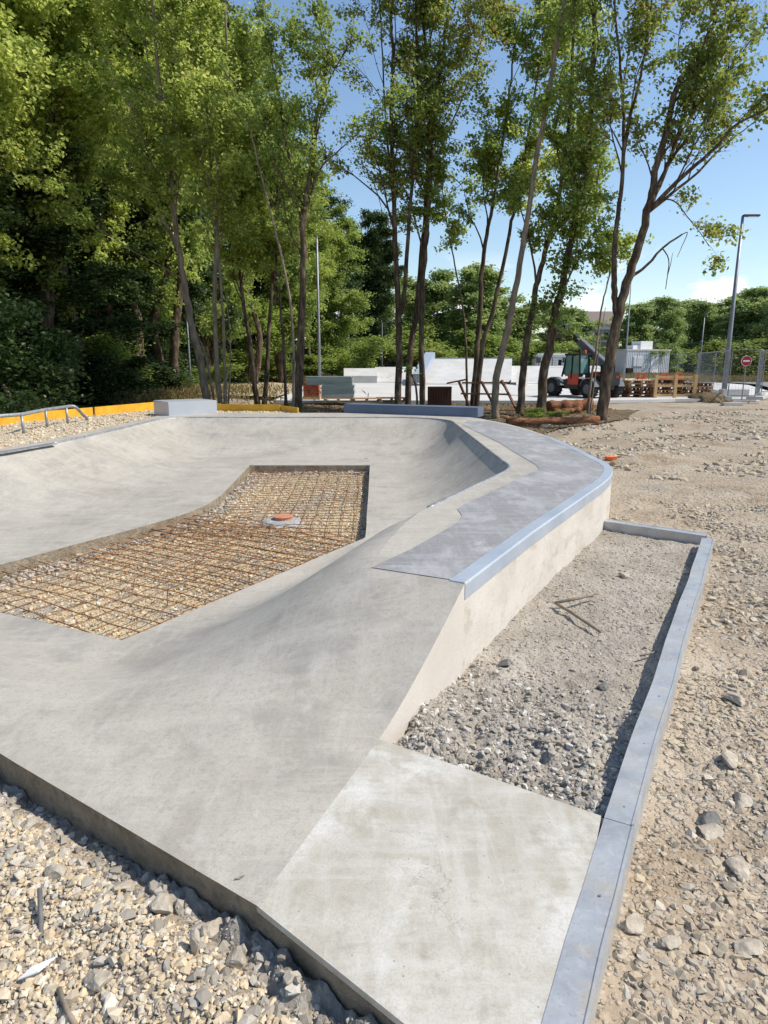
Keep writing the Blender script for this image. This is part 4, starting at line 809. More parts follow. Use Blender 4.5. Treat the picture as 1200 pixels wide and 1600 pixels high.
# big right-hand pair from one foot
hero([([(940, 655), (946, 600), (956, 540), (968, 488), (985, 425), (1002, 370), (1014, 320), (1022, 280), (1040, 208), (1056, 140), (1090, 90), (1115, 30), (1132, -60), (1150, -160)], .23, .05),
      ([(965, 500), (960, 460), (959, 420), (962, 370), (969, 310), (974, 250), (974, 187, .3), (970, 110, .5), (962, 20, .7), (958, -90, .8)], .13, .03),
      ([(974, 240), (985, 180, -.2), (998, 133, -.3), (1008, 80, -.4), (1016, 16, -.6), (1022, -80, -.8)], .07, .02),
      ([(1013, 330), (1040, 266, .4), (1064, 197, .6), (1085, 139, .7), (1120, 60, .9), (1160, -40, 1.2)], .09, .025),
      ([(1018, 325), (1067, 275, -.5), (1112, 237, -.8), (1150, 195, -1.0), (1200, 170, -1.3), (1260, 130, -1.5)], .085, .02),
      ([(1012, 332), (1055, 298, .3), (1092, 268, .6), (1130, 228, .9), (1180, 190, 1.1)], .08, .02),
      ([(982, 436), (1010, 415), (1035, 388), (1066, 366)], .07, .035, 99), ([(1035, 388), (1043, 400), (1045, 412), (1043, 430), (1040, 452)], .024, .014, 99), ([(1066, 366), (1074, 364), (1066, 384), (1058, 402)], .02, .01), ([(1043, 430), (1048, 412), (1051, 395)], .016, .008),
      ([(1014, 325), (1036, 312, -.2), (1056, 316, -.4), (1075, 340, -.5), (1095, 365, -.6), (1108, 385, -.6)], .035, .012, 3.6), ([(1022, 300), (1055, 240, .3), (1100, 190, .4), (1140, 110, .5), (1190, 40, .5)], .07, .02)],
     18.0, 'big forked tree leaning right beside the telehandler, with browning leaves and a dead hanging branch', 11, nb=15, bl_=1.9, n=18000, ls=.125, lm=LEAF_B, zmin=7.4, lo=.12, clump=.26, twigs=5)
hero([([(775, 655), (774, 600), (790, 532), (802, 470), (811, 420), (822, 352), (840, 237), (857, 145), (870, 70), (882, 0), (897, -90)], .16, .06)], 19.0, 'smooth pale pole-like trunk leaning right, nearly bare to the top of the photo', 12, nb=3, bl_=1.2, n=1100, lm=LEAF_M, bm_=BARKL, lo=.6)
hero([([(812, 642), (816, 585), (825, 520), (834, 470), (842, 432), (855, 385), (870, 330), (880, 260), (890, 180), (895, 80), (900, -20)], .17, .05)], 20.5, 'dark trunk between the smooth pale pole and the ivy-clad tree', 13, nb=9, bl_=2.0, n=8500, lm=LEAF_M, zmin=3.2, lo=.3)
hero([([(845, 636), (851, 575), (861, 532), (868, 482), (880, 445), (888, 395), (903, 330), (915, 270), (922, 200), (925, 110), (930, 0), (935, -110)], .21, .06), ([(888, 400), (905, 350, .3), (930, 290, .5), (945, 230, .6)], .06, .02)],
     20.0, 'ivy-clad dark tree just left of the telehandler', 14, nb=12, bl_=1.8, n=12000, lm=LEAF_M, zmin=3.0, lo=.25, trunk_leaf=16, ls=.13)
hero([([(738, 632), (745, 557), (750, 482), (753, 420), (762, 357), (770, 320), (776, 280), (788, 200), (800, 110), (806, 30)], .15, .03)], 23.0, 'left stem of the slim dark pair behind the wooden trestle', 15, nb=11, bl_=2.2, n=11000, lm=LEAF_M, zmin=4.0, lo=.35)
hero([([(744, 632), (753, 545), (769, 490), (785, 420), (797, 357), (806, 320), (817, 270), (828, 190), (842, 110), (850, 40)], .13, .03)], 22.6, 'right stem of the slim dark pair, bowed outward behind the wooden trestle', 16, nb=11, bl_=2.2, n=11000, lm=LEAF_Y, zmin=5.0, lo=.4)
hero([([(730, 632), (729, 557), (726, 507), (717, 445), (707, 395), (697, 340), (690, 290)], .06, .02)], 22.0, 'very thin dark sapling curving left of the slim pair', 17, nb=6, bl_=1.0, n=1500, lm=LEAF_M, lo=.6)
hero([([(621, 632), (623, 545), (621, 470), (617, 370), (616, 320), (612, 230), (613, 120), (611, 20), (608, -90)], .17, .05), ([(616, 330), (608, 250, .3), (602, 180, .5), (596, 60, .6), (590, -60, .8)], .07, .02),
      ([(625, 492), (632, 465), (636, 395), (641, 320), (650, 235), (653, 140), (650, 40), (648, -80)], .12, .04)], 22.0, 'straight tree forking into two dark stems, left of the group behind the blue block', 18, nb=12, bl_=2.2, n=15000, lm=LEAF_B, zmin=6.5, lo=.35, ls=.12)
hero([([(637, 631), (640, 557), (649, 498), (656, 432), (664, 345), (668, 280), (676, 200), (688, 110), (700, 20), (712, -80)], .16, .05), ([(668, 280), (690, 230, -.3), (715, 170, -.5), (745, 90, -.7), (760, 20, -.9)], .06, .015)], 22.5, 'dark trunk swinging right, middle of the group behind the blue block', 19, nb=12, bl_=2.2, n=13000, lm=LEAF_B, zmin=6.0, lo=.4, ls=.12)
hero([([(661, 631), (659, 570), (659, 495), (662, 420), (670, 320), (674, 250), (672, 170), (665, 90), (660, 0), (655, -100)], .15, .05)], 22.2, 'dark trunk rising straight, right of the group behind the blue block', 20, nb=12, bl_=2.3, n=12000, lm=LEAF_M, zmin=4.5, lo=.3, ls=.125)
hero([([(654, 632), (650, 605), (643, 585)], .06, .04)], 21.5, 'short crooked bare stem between the trunks behind the blue block', 21, nb=0.1, bl_=.4, n=30, lm=LEAF_M, lo=.9)
hero([([(919, 642), (923, 595), (931, 550), (940, 480), (950, 440), (958, 400)], .06, .02), ([(925, 590), (936, 545), (946, 480)], .035, .012)], 19.5, 'thin split pale sapling in front of the telehandler', 22, nb=9, bl_=1.4, n=2200, lm=LEAF_Y, zmin=2.2, lo=.35, bm_=BARKL)
# left group
hero([([(463, 640), (467, 580), (471, 510), (474, 430), (474, 345), (482, 285), (492, 210), (500, 160), (508, 140), (515, 70)], .19, .05), ([(474, 350), (466, 300, .2), (455, 260, .3), (443, 200, .5), (432, 130, .6), (420, 70, .7)], .09, .025),
      ([(474, 345), (452, 300, -.3), (425, 240, -.5), (412, 200, -.6)], .06, .02), ([(477, 330), (500, 265, -.3), (530, 235, -.5), (560, 208, -.7)], .055, .015), ([(500, 160), (492, 125), (488, 70)], .03, .012)],
     19.5, 'dark-barked tree with wide forked bare limbs at the right end of the yellow boards', 23, nb=13, bl_=1.5, n=8500, lm=LEAF_M, zmin=5.0, lo=.2, ls=.115, clump=.22)
hero([([(456, 634), (459, 560), (453, 470), (440, 400), (425, 340), (405, 260), (390, 200), (370, 150), (360, 125), (335, 90)], .065, .02)], 19.0, 'long thin pale stem bending far left over the path', 24, nb=4, bl_=1.0, n=700, lm=LEAF_Y, bm_=BARKL, lo=.7)
hero([([(447, 632), (443, 540), (437, 470), (430, 380), (428, 300), (420, 220)], .09, .03)], 24.0, 'slim trunk left of the forked dark tree', 25, nb=12, bl_=2.2, n=11000, lm=LEAF_Y, zmin=4.5, lo=.3)
hero([([(403, 628), (393, 560), (385, 500), (375, 430), (370, 350), (368, 260)], .15, .05)], 25.0, 'left trunk of the V-shaped pair behind the yellow boards', 26, nb=14, bl_=2.6, n=15000, lm=LEAF_Y, zmin=4.5, lo=.3)
hero([([(412, 629), (418, 560), (422, 490), (426, 420), (430, 330), (438, 250)], .14, .04)], 25.0, 'right trunk of the V-shaped pair behind the yellow boards', 27, nb=14, bl_=2.6, n=15000, lm=LEAF_M, zmin=4.0, lo=.3)
hero([([(326, 622), (312, 560), (300, 515), (288, 445), (278, 380), (270, 310), (264, 230), (255, 180), (245, 90), (238, 10), (232, -80)], .20, .05), ([(286, 436), (250, 415, -.4), (200, 388, -.8), (150, 352, -1.2)], .03, .012), ([(264, 235), (285, 170, -.3), (305, 90, -.5), (320, 10, -.6)], .06, .02),
      ([(336, 622), (322, 560, .1), (300, 500, .3), (280, 400, .4), (240, 320, .6), (205, 240, .8)], .07, .02)], 23.0, 'tall pale trunk leaning left behind the grey box, with a long bare side branch', 28, nb=14, bl_=2.8, n=24000, lm=LEAF_Y, bm_=BARKL, zmin=6.5, lo=.3)
hero([([(345, 628), (338, 560), (336, 450), (338, 380), (340, 290), (345, 200), (355, 120), (352, 30), (350, -60)], .13, .04), ([(351, 628), (350, 540), (346, 450), (335, 330), (325, 200), (318, 90)], .10, .03), ([(355, 626), (360, 540), (352, 450)], .05, .02)],
     22.5, 'cluster of pale upright stems just right of the grey box', 29, nb=14, bl_=2.3, n=20000, lm=LEAF_Y, bm_=BARKL, zmin=6.0, lo=.3)
# forest and background trees: a few kinds, copied
def forest_kind(seed, h, w_, lm, n, ls, label, bm_=BARK, zlow=.05, stems=2, droop=.5, clump=.24, twigs=9):
    r = np.random.default_rng(seed); S = []
    for k in range(stems):
        a = r.random() * 6.28; o = Vector((math.cos(a), math.sin(a), 0)) * 0.3 * k; pts = [o * .5]
        for j in range(1, 7): pts.append(o * (1 + j * .45) + Vector((r.normal() * .25, r.normal() * .25, h * (1 - .1 * k) * j / 6)))
        S.append((pts, h * .012 + .02, .03))
    return grow(S, seed, 30 / stems * 1.2, w_, n, ls, lm, bm_, lo=zlow, spread=1.0, up=.25, droop=droop, clump=clump, twigs=twigs, trunk_leaf=4)
def copy_tree(root, loc, rz, s, label, group, cat='tree'):
    c = root.copy(); col.objects.link(c); c.location = loc; c.rotation_euler = (0, 0, rz); c.scale = (s[0], s[0], s[1]) if hasattr(s, '__len__') else (s, s, s)
    tag(c, label, cat, group)
    for ch in root.children: d = ch.copy(); col.objects.link(d); d.parent = c
    return c
KI = forest_kind(101, 17, 3.0, LEAF_D, 60000, .155, '', zlow=.02)
KY = forest_kind(102, 18, 3.6, LEAF_Y, 50000, .15, '', zlow=.45)
KM = forest_kind(103, 17, 3.4, LEAF_M, 50000, .17, '', zlow=.08)
KF = forest_kind(104, 12, 3.2, LEAF_F, 30000, .24, '', zlow=.04, clump=.34)
KB = forest_kind(105, 3.6, 1.5, LEAF_M, 9000, .12, '', zlow=.02, stems=3, clump=.25)
KBD = forest_kind(107, 3.6, 1.5, LEAF_D, 12000, .12, '', zlow=.02, stems=3, clump=.25)
used = set()
def put(K, x, Y, rz, s, label, group, z=-.15, cat='tree'):
    if id(K) not in used:
        used.add(id(K)); K.location = (x, Y, z); K.rotation_euler = (0, 0, rz); K.scale = (s[0], s[0], s[1]); tag(K, label, cat, group); return K
    return copy_tree(K, (x, Y, z), rz, s, label, group, cat)
GF = 'trees of the wood on the left'; GB = 'trees far behind the skatepark'; GR_ = 'trees beyond the car park'; GS = 'bushes along the edge of the wood'
def X_(p, Y): return at(p, 565, Y).x
I_ = 0
for K, p, Y, s, lab, g in [
    (KI, -40, 20.5, (1.0, .50), 'dark ivy-covered tree at the left edge of the photo', GF), (KI, 60, 25, (1.1, .56), 'dark ivy tower of a tree behind the grind rail', GF),
    (KI, 135, 28, (1.0, .62), 'dark ivy-clad tree behind the end of the grind rail', GF), (KI, 205, 32, (1.05, .72), 'dark ivy-clad tree left of the grey box', GF), (KI, 262, 38, (1.0, .85), 'dark ivy-clad tree behind the slim dark lamp post', GF),
    (KY, 0, 22, (1.0, .9), 'yellow-green tree overhanging at the top left corner', GF), (KY, 95, 24, (1.05, .95), 'yellow-green tree whose bright crown fills the upper left', GF), (KY, 200, 29, (1.0, 1.08), 'yellow-green tree behind the long bare side branch', GF),
    (KY, 265, 31, (1.0, 1.05), 'yellow-green tree behind the leaning pale trunk, high up', GF), (KY, 55, 29, (1.1, 1.15), 'yellow-green tree set back between the two upper left crowns', GF),
    (KM, -60, 30, (1.3, 1.35), 'mid-green tree deep in the wood at the far left', GF), (KM, 80, 36, (1.3, 1.4), 'mid-green tree deep in the wood above the grind rail', GF), (KM, 170, 40, (1.3, 1.4), 'mid-green tree deep in the wood behind the upper left crowns', GF),
    (KI, 300, 44, (1.3, 1.4), 'dark tree in the wood behind the pale upright stems', GF), (KI, 355, 52, (1.4, 1.5), 'dark tree in the wood above the sandy path', GF), (KM, 250, 35, (1.0, 1.25), 'mid-green tree behind the tall pale leaning trunk', GF), (KM, 330, 42, (1.1, 1.3), 'mid-green tree behind the upright stems, upper part', GF),
    (KY, 395, 46, (1.0, 1.1), 'yellow-green tree behind the V-shaped pair', GF), (KM, 440, 50, (1.1, 1.05), 'mid-green tree left of the tall zinc lamp post', GF), (KY, 475, 56, (.95, .85), 'bright green tree beside the tall zinc lamp post', GF), (KM, 520, 60, (1.0, .82), 'hanging light green tree right of the tall zinc lamp post', GF),
    (KI, 420, 58, (1.4, 1.2), 'dark tree at the back of the wood behind the V-shaped pair', GF), (KI, 490, 66, (1.3, 1.05), 'dark tree at the back behind the tall zinc lamp post', GF),
    (KI, 560, 72, (1.1, .92), 'dark green tall tree where the wood ends', GB), (KI, 600, 74, (1.1, .98), 'dark feathery tree at the end of the wood, behind the thin far pole', GB), (KM, 585, 80, (1.2, .9), 'green tree behind the dark pair at the end of the wood', GB),
    (KF, 640, 84, (1.3, .95), 'green tree between the forked trunks behind the blue block', GB), (KF, 690, 86, (1.5, 1.0), 'broad green tree over the rusty plate', GB), (KF, 730, 80, (1.4, 1.02), 'rounded green tree over the left side of the white ramp', GB),
    (KF, 770, 84, (1.3, .9), 'green tree over the right side of the white ramp', GB), (KF, 815, 88, (1.4, .72), 'lower green tree behind the smooth pale pole', GB), (KF, 862, 92, (1.4, .75), 'green tree left of the telehandler boom', GB),
    (KF, 905, 105, (1.2, .75), 'green tree behind the telehandler cab', GB), (KF, 985, 88, (.95, .72), 'green tree behind the left end of the site container', GR_), (KF, 1042, 82, (.75, .74), 'light green slender tree rising behind the site container', GR_),
    (KF, 1010, 118, (2.2, .95), 'green tree over the far roofs, left part', GR_), (KF, 1070, 122, (2.3, 1.0), 'green tree over the far roofs, middle part', GR_), (KF, 1100, 98, (1.3, .8), 'green tree just left of the tall lamp post', GR_), (KF, 1148, 95, (1.6, .78), 'green tree just right of the tall lamp post', GR_),
    (KF, 1190, 90, (1.5, .9), 'tall green tree at the right edge of the photo', GR_), (KF, 1235, 84, (1.3, .95), 'green tree cut by the right edge of the photo', GR_), (KF, 1135, 120, (2.3, 1.05), 'green tree far behind the no-entry sign', GR_)]:
    I_ += 1; put(K, X_(p, Y), Y, (I_ * 2.399) % 6.28, s, lab, g)
KD = forest_kind(106, 3.5, 1.6, LEAF_B, 7000, .15, '', zlow=.02, stems=3, clump=.3)
for K, p, Y, s, lab, g in [
    (KBD, -10, 17.5, (1.2, 1.0), 'leafy bush at the left edge beside the yellow board', GS), (KBD, 55, 21, (1.1, .7), 'green bush behind the grind rail', GS), (KBD, 110, 24, (1.0, .6), 'dark bush behind the bent end of the grind rail', GS), (KB, 175, 27, (1.1, .8), 'pale green bush against the dark wood, left of the grey box', GS),
    (KBD, 225, 31, (1.2, .5), 'low bush behind the yellow board, left of the grey box', GS), (KB, 268, 35, (1.3, .5), 'low sunlit bush at the foot of the dark lamp post', GS), (KB, 310, 46, (1.6, .8), 'bush between the dark lamp post and the leaning trunk', GS), (KB, 365, 50, (1.6, .8), 'bush behind the sandy path, left of the V-shaped pair', GS),
    (KB, 425, 54, (1.7, .7), 'bush behind the sandy path, right of the V-shaped pair', GS), (KB, 480, 56, (1.6, .6), 'bush left of the tall zinc lamp post foot', GS), (KB, 530, 58, (1.6, 1.2), 'bright green bush right of the tall zinc lamp post', GS),
    (KB, 575, 68, (2.6, 1.1), 'dark hedge bush left of the thin far pole', GB), (KD, 625, 70, (2.6, 1.0), 'dry brownish bush right of the thin far pole', GB), (KB, 670, 74, (3, 1.5), 'hedge bush behind the left end of the white ramp', GB), (KB, 725, 76, (3, 1.4), 'hedge bush behind the middle of the white ramp', GB),
    (KB, 785, 78, (3, 1.2), 'hedge bush behind the right end of the white ramp', GB), (KB, 835, 84, (3, 1.1), 'hedge bush left of the small white van', GB), (KD, 1175, 60, (1.6, .9), 'orange-yellow bush over the no-entry sign', GR_), (KD, 1120, 72, (1.8, 1.0), 'yellowing bush left of the tall lamp post foot', GR_), (KD, 1215, 58, (1.8, 1.1), 'orange-yellow bush at the right edge of the photo', GR_),
    (KB, 1000, 70, (1.2, .9), 'dark green bush beside the left end of the site container', GR_), (KB, 1090, 90, (3.0, .9), 'dark hedge behind the mesh fence, left part', GR_), (KB, 1150, 92, (3.0, .9), 'dark hedge behind the mesh fence, right part', GR_), (KB, 845, 19.3, (.30, .10), 'small bright green shoots at the foot of the ivy-clad tree', 'shoots')]:
    I_ += 1; put(K, X_(p, Y), Y, (I_ * 2.399) % 6.28, s, lab, g, cat='bush')
for o in list(scene.objects):
    if o.get('category') == 'bush': o.name = 'bush'
# leafy shoots on the ground and dry grass: uncountable
P = []
for (p, Y, wd, n) in [(100, 27, 8, 5000), (250, 33, 6, 4000), (400, 55, 14, 5000), (1160, 52, 7, 6000), (1010, 64, 12, 4000), (1075, 66, 10, 4000), (620, 66, 12, 4000)]:
    q = rng.normal(size=(n, 3)) * np.array([wd / 2.2, 1.2, 0]); q[:, 0] += X_(p, Y); q[:, 1] += Y; q[:, 2] = -.15 + rng.random(n) * .45; P.append(q)
P = np.concatenate(P); V, F = leaves(P, .28, 77, -2.0, .08)
link('dry_grass', np_mesh('dry_grass', V, F), LEAF_DRY, kind='stuff', label='dry yellow grass and weeds along the edge of the wood and car park', cat='grass')
# leaf litter under the trees behind the bowl
q = np.c_[rng.uniform(-4, 8, 9000), rng.uniform(15.2, 26.5, 9000)]; q = q[inpoly(q[:, 0], q[:, 1], [(-4.4, 15.1), (2.9, 15.3), (6.2, 18.6), (7.6, 21.8), (7, 26), (-4.4, 26)])]; z = gz(q[:, 0], q[:, 1]) + .01
V, F = leaves(np.c_[q, z + .02], .07, 79, 0.0); LITT = island_mat('litter', [(0, (0.10, 0.06, 0.03)), (0.5, (0.22, 0.13, 0.06)), (1, (0.30, 0.20, 0.10))], 0.8, 0.1)
link('leaf_litter', np_mesh('leaf_litter', V, F), LITT, kind='stuff', label='brown fallen leaves and twigs under the trees behind the bowl', cat='leaf litter')

# ------------------------------------------------------------------ flat ground features
def flat(name, pts, z, m, th=0.0, parent=None, **k):
    q = MB()
    if th: q.prism(pts, z - th, z)
    else: q.add([(p[0], p[1], z) for p in pts], [tuple(range(len(pts)))])
    return q.build(name, m, parent, **k)
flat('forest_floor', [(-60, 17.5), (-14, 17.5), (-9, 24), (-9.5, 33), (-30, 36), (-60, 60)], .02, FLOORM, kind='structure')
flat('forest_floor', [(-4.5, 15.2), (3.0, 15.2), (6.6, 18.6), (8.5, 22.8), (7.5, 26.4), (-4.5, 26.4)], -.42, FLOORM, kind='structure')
for o in scene.objects:
    if o.name.startswith('forest_floor.'): fl2 = o
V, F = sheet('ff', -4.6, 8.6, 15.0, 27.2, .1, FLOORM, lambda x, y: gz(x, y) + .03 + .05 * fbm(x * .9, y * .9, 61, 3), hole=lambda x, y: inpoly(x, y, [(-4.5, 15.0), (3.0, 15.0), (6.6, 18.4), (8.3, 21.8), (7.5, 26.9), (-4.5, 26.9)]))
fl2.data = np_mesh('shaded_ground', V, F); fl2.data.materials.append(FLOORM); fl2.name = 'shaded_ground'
PATHM = ground_mat('sandy_path', [(0.40, 0.32, 0.21), (0.52, 0.43, 0.30)], [(0.35, 0.28, 0.19), (0.55, 0.46, 0.33)], (14, 30), .5)
flat('path', [(-40, 38), (-9, 32), (-4.6, 29), (-4.6, 34), (-6, 46), (-12, 56), (-40, 60)], .035, PATHM, kind='structure')
flat('pavement', [(-4.4, 27.0), (2, 26.9), (8, 26.7), (12, 28.0), (15.5, 28.3), (19, 33), (24, 45), (26, 64), (-4, 64), (-5, 45)], .0, PAD, .12, kind='structure')
flat('car_park', [(16.3, 24.5), (70, 22), (160, 60), (160, 140), (20, 140), (26.5, 66), (24.6, 45), (19.6, 33)], .04, ASPH, kind='structure')

# ------------------------------------------------------------------ white concrete ramps of the finished skatepark
GK = 'finished white concrete ramps behind the trees'
def ramp(pts_front, pts_back, label, h0, h1, m=WHITEC, edge=True, foot_=.0):
    """bank: low front edge, rising to the back; closed solid with steel edging along the top"""
    e = empty('concrete_ramp', (pts_front[0][0], pts_front[0][1], 0), label=label, cat='skate ramp', group=GK); e0 = Vector(e.location)
    a, b = [Vector(p) for p in pts_front]; c, d = [Vector(p) for p in pts_back]   # a-b front, c-d back (c behind b)
    q = MB(); n = 8; rows = []
    for i in range(n + 1):
        s = i / n; z = h0 + (h1 - h0) * s ** 1.7; p = a.lerp(d, s); r_ = b.lerp(c, s); rows.append((p, r_, z))
    vs = []
    for p, r_, z in rows: vs += [(p.x, p.y, foot_), (p.x, p.y, z), (r_.x, r_.y, z), (r_.x, r_.y, foot_)]
    fs = []
    for i in range(n):
        k = i * 4; fs += [(k, k + 4, k + 5, k + 1), (k + 1, k + 5, k + 6, k + 2), (k + 2, k + 6, k + 7, k + 3)]
    fs += [(0, 1, 2, 3)]
    bk = (d - a).normalized() * 2.2; vs += [(d.x + bk.x, d.y + bk.y, h1), (c.x + bk.x, c.y + bk.y, h1), (d.x + bk.x, d.y + bk.y, foot_), (c.x + bk.x, c.y + bk.y, foot_)]
    k = n * 4; w_ = k + 4; fs += [(k + 1, w_, w_ + 1, k + 2), (k, w_ + 2, w_, k + 1), (k + 3, k + 2, w_ + 1, w_ + 3), (w_ + 2, w_ + 3, w_ + 1, w_)]
    q.add([Vector(v) - e0 for v in vs], fs); q.build('ramp_body', m, e)
    if edge: t = MB(); t.beam((d.x - e0.x, d.y - e0.y, h1 + .03), (c.x - e0.x, c.y - e0.y, h1 + .03), .12, .07); t.build('steel_edge', LEDGE, e)
    return e
def gp(p, Y): return (X_(p, Y), Y)
ramp((gp(655, 46), gp(800, 46)), (gp(800, 54), gp(672, 54)), 'tallest white bank with a blue steel edge, behind the rusty plate', .05, 1.72)
ramp((gp(800, 47), gp(935, 47)), (gp(945, 56), gp(800, 56)), 'lower white bank to the right of the tallest one', .04, 1.15, edge=False)
ramp((gp(586, 50), gp(662, 50)), (gp(662, 57), gp(586, 57)), 'low white bank left of the tallest one', .04, 1.05, edge=False)
ramp((gp(537, 49), gp(589, 49)), (gp(589, 53), gp(537, 53)), 'small white platform behind the stacked steel sheets', .5, .98, edge=False)
# blue steel hip with its open end
e = empty('steel_hip', (X_(652, 45), 45, 0), label='blue steel hubba ledge running up the tallest white bank', cat='skate ledge')
a = at(652, 600, 43.5); b = at(672, 562, 52)
t = MB(); t.beam(Vector((a.x, a.y, .45)) - e.location, Vector((b.x, b.y, 1.95)) - e.location, .75, .5); t.build('ledge_body', LEDGE, e, bevel=.03)
t = MB(); 
for i in range(7): t.box((a.x - e.location.x - .3 + i * .1, a.y - e.location.y - .12, .38), (.03, .03, .62))
t.box((a.x - e.location.x, a.y - e.location.y - .12, .70), (.75, .06, .06)); t.box((a.x - e.location.x, a.y - e.location.y - .12, .06), (.75, .06, .06)); t.build('grille', POLED, e)
ramp((gp(808, 44), gp(826, 44)), (gp(826, 46), gp(808, 46)), 'small grey wedge in front of the lower white bank', .02, .75, m=CONL, edge=False)
# fence behind the park
def meshfence(p0, p1, h, label, m=POLED, nposts=5, group=None, wires=9):
    p0, p1 = Vector(p0), Vector(p1); e = empty('mesh_fence', p0, label=label, cat='mesh fence', group=group); d = p1 - p0
    for i in range(nposts + 1): q = d * i / nposts; MB().box((q.x, q.y, h / 2), (.07, .07, h)).build('post', m, e)
    w_ = MB()
    for i in range(wires): z = .1 + (h - .15) * i / (wires - 1); w_.beam((0, 0, z), (d.x, d.y, z + d.z), .014, .014)
    nv = int(d.length / .35)
    for i in range(nv): q = d * (i + .5) / nv; w_.beam((q.x, q.y, .1), (q.x, q.y, h - .05), .012, .012)
    w_.build('mesh', m, e); return e
meshfence(gp(500, 66) + (-.1,), gp(660, 66) + (-.1,), 2.1, 'dark mesh fence behind the low white bank, left', group='fences far behind')
meshfence(gp(800, 68) + (-.1,), gp(905, 68) + (-.1,), 2.0, 'mesh fence behind the lower white bank, right', group='fences far behind')
# ------------------------------------------------------------------ stacks, pallets, trestle
def pallet(x, y, z, rz, label, m=WOOD, group='pallets', sc=1.0, parent=None, name='pallet'):
    e = empty(name, (x, y, z), rz, label=label, cat='pallet', group=group) 
    q = MB()
    for i in range(5): q.box((0, -.36 + i * .18, .125), (1.2, .12, .022))
    for s in (-.5, 0, .5): q.box((s, 0, .10), (.1, .8, .022))
    q.build('top_boards', m, e)
    b = MB(); 
    for s in (-.5, 0, .5):
        for u in (-.35, 0, .35): b.box((s, u, .055), (.1, .1, .068))
    b.build('blocks', m, e)
    c = MB()
    for u in (-.35, 0, .35): c.box((0, u, .01), (1.2, .1, .02))
    c.build('runners', m, e); return e
gzz = lambda x, y: float(gz(np.array([x]), np.array([y]))[0])
a = at(528, 628, 26); pallet(a.x, 26.2, 0, .05, 'pallet under the stack of corrugated grey sheets', WOODY); pallet(a.x + 1.1, 26.2, 0, .05, 'right half-empty pallet beside the stack of grey sheets', WOOD)
pallet(X_(612, 26.5), 26.5, 0, 0, 'empty dark pallet behind the blue block', WOODD)
SHEET = mat('zinc_sheets', [(0.22, 0.27, 0.26), (0.36, 0.41, 0.40), (0.48, 0.52, 0.51)], 3, 0.35, 0.1, 30, metal=.4, mapscale=(.4, 1, 14))
def sheets(px0, px1, y0, y1, Y, label, dep=.9):
    a = at(px0, y1, Y); b = at(px1, y0, Y); h = b.z - a.z; q = MB(); n = 11; r_ = np.random.default_rng(int(px0))
    for i in range(n): z = a.z + h * (i + .5) / n; q.box(((a.x + b.x) / 2 + r_.normal() * .012, Y + dep / 2 + r_.normal() * .015, z), (b.x - a.x + r_.normal() * .02, dep, h / n * .86))
    e = q; return q.build('sheet_stack', SHEET, label=label, cat='sheet stack', group='stacks of zinc sheets')
sheets(502, 553, 602, 623.5, 25.9, 'lower stack of grey corrugated zinc sheets on a pallet'); sheets(478, 550, 588.5, 601.5, 26.0, 'upper, longer stack of grey zinc sheets lying on the lower one')
a = at(474, 620, 27.5); b = at(498, 599, 27.5); e = empty('brick_pack', ((a.x + b.x) / 2, 27.9, .0), label='red-brown strapped pack of bricks left of the zinc sheets', cat='brick pack')
q = MB()
for i in range(5):
    for j in range(3): q.box(((j - 1) * (b.x - a.x) / 3.0, 0, .2 + i * .11), ((b.x - a.x) / 3.1, .8, .104))
q.build('bricks', REDBRICK, e); MB().box((0, 0, .06), ((b.x - a.x) * 1.1, .85, .1)).box((0, 0, .135), ((b.x - a.x) * 1.05, .82, .02)).build('base', WOOD, e)
# rusty plate leaning on end
a = at(668, 632, 24.6); b = at(706, 600, 24.6); g = gzz(a.x, 24.6) - .02
e = empty('rusty_plate', ((a.x + b.x) / 2, 24.6, g), label='rusty brown corrugated steel plate standing between the trunks', cat='steel plate'); q = MB(); n = 18; W = b.x - a.x; hh = b.z - a.z + .05
for i in range(n): q.box((-W / 2 + W * (i + .5) / n, 0.0 if i % 2 else .03, hh / 2), (W / n, .03, hh))
q.build('plate', RUSTP, e); MB().box((0, -.04, hh - .03), (W, .04, .05)).box((0, -.04, .05), (W, .04, .05)).build('frame', RUSTP, e)
# wooden trestle
e = empty('wooden_trestle', (X_(770, 21.5), 21.5, gzz(X_(770, 21.5), 21.5)), label='leaning trestle of brown timber bars among the slim trunks', cat='trestle'); q_ = e.location
def bar(p0, p1, Y0, Y1, w_=.07): 
    a, b = at(*p0, Y0), at(*p1, Y1); MB().beam(a - q_, b - q_, w_, w_ * .7).build('bar', WOODD, e)
bar((722, 598), (797, 598), 21.6, 21.6); bar((720, 615), (795, 616), 21.5, 21.5); bar((717, 596), (733, 634), 21.3, 21.9); bar((752, 596), (772, 634), 21.3, 21.9); bar((784, 594), (812, 650), 21.2, 20.4); bar((782, 595), (790, 607), 21.2, 21.2); bar((698, 599), (728, 593), 21.8, 21.8); bar((790, 598), (797, 599), 21.6, 21.6)
def plank(p0, p1, Y0, Y1, label, m=WOODY, w_=.09, z=None):
    a, b = at(*p0, Y0), at(*p1, Y1); a.z = gzz(a.x, a.y) + .07; b.z = gzz(b.x, b.y) + .07; c = (a + b) / 2
    o = MB().beam(a - c, b - c, w_, .03).build('plank', m, label=label, cat='plank', group='planks on the ground'); o.location = c
plank((745, 637), (795, 640), 19.6, 19.2, 'pale plank on the ground behind the right end of the blue block'); plank((790, 648), (815, 632), 18.9, 20.8, 'brown plank propped at the foot of the trestle', WOODD); plank((760, 636), (800, 642), 20.4, 19.9, 'second pale plank under the trestle', WOOD); plank((715, 634), (830, 634), 22.4, 22.4, 'long brown plank lying behind the trestle', WOODD)
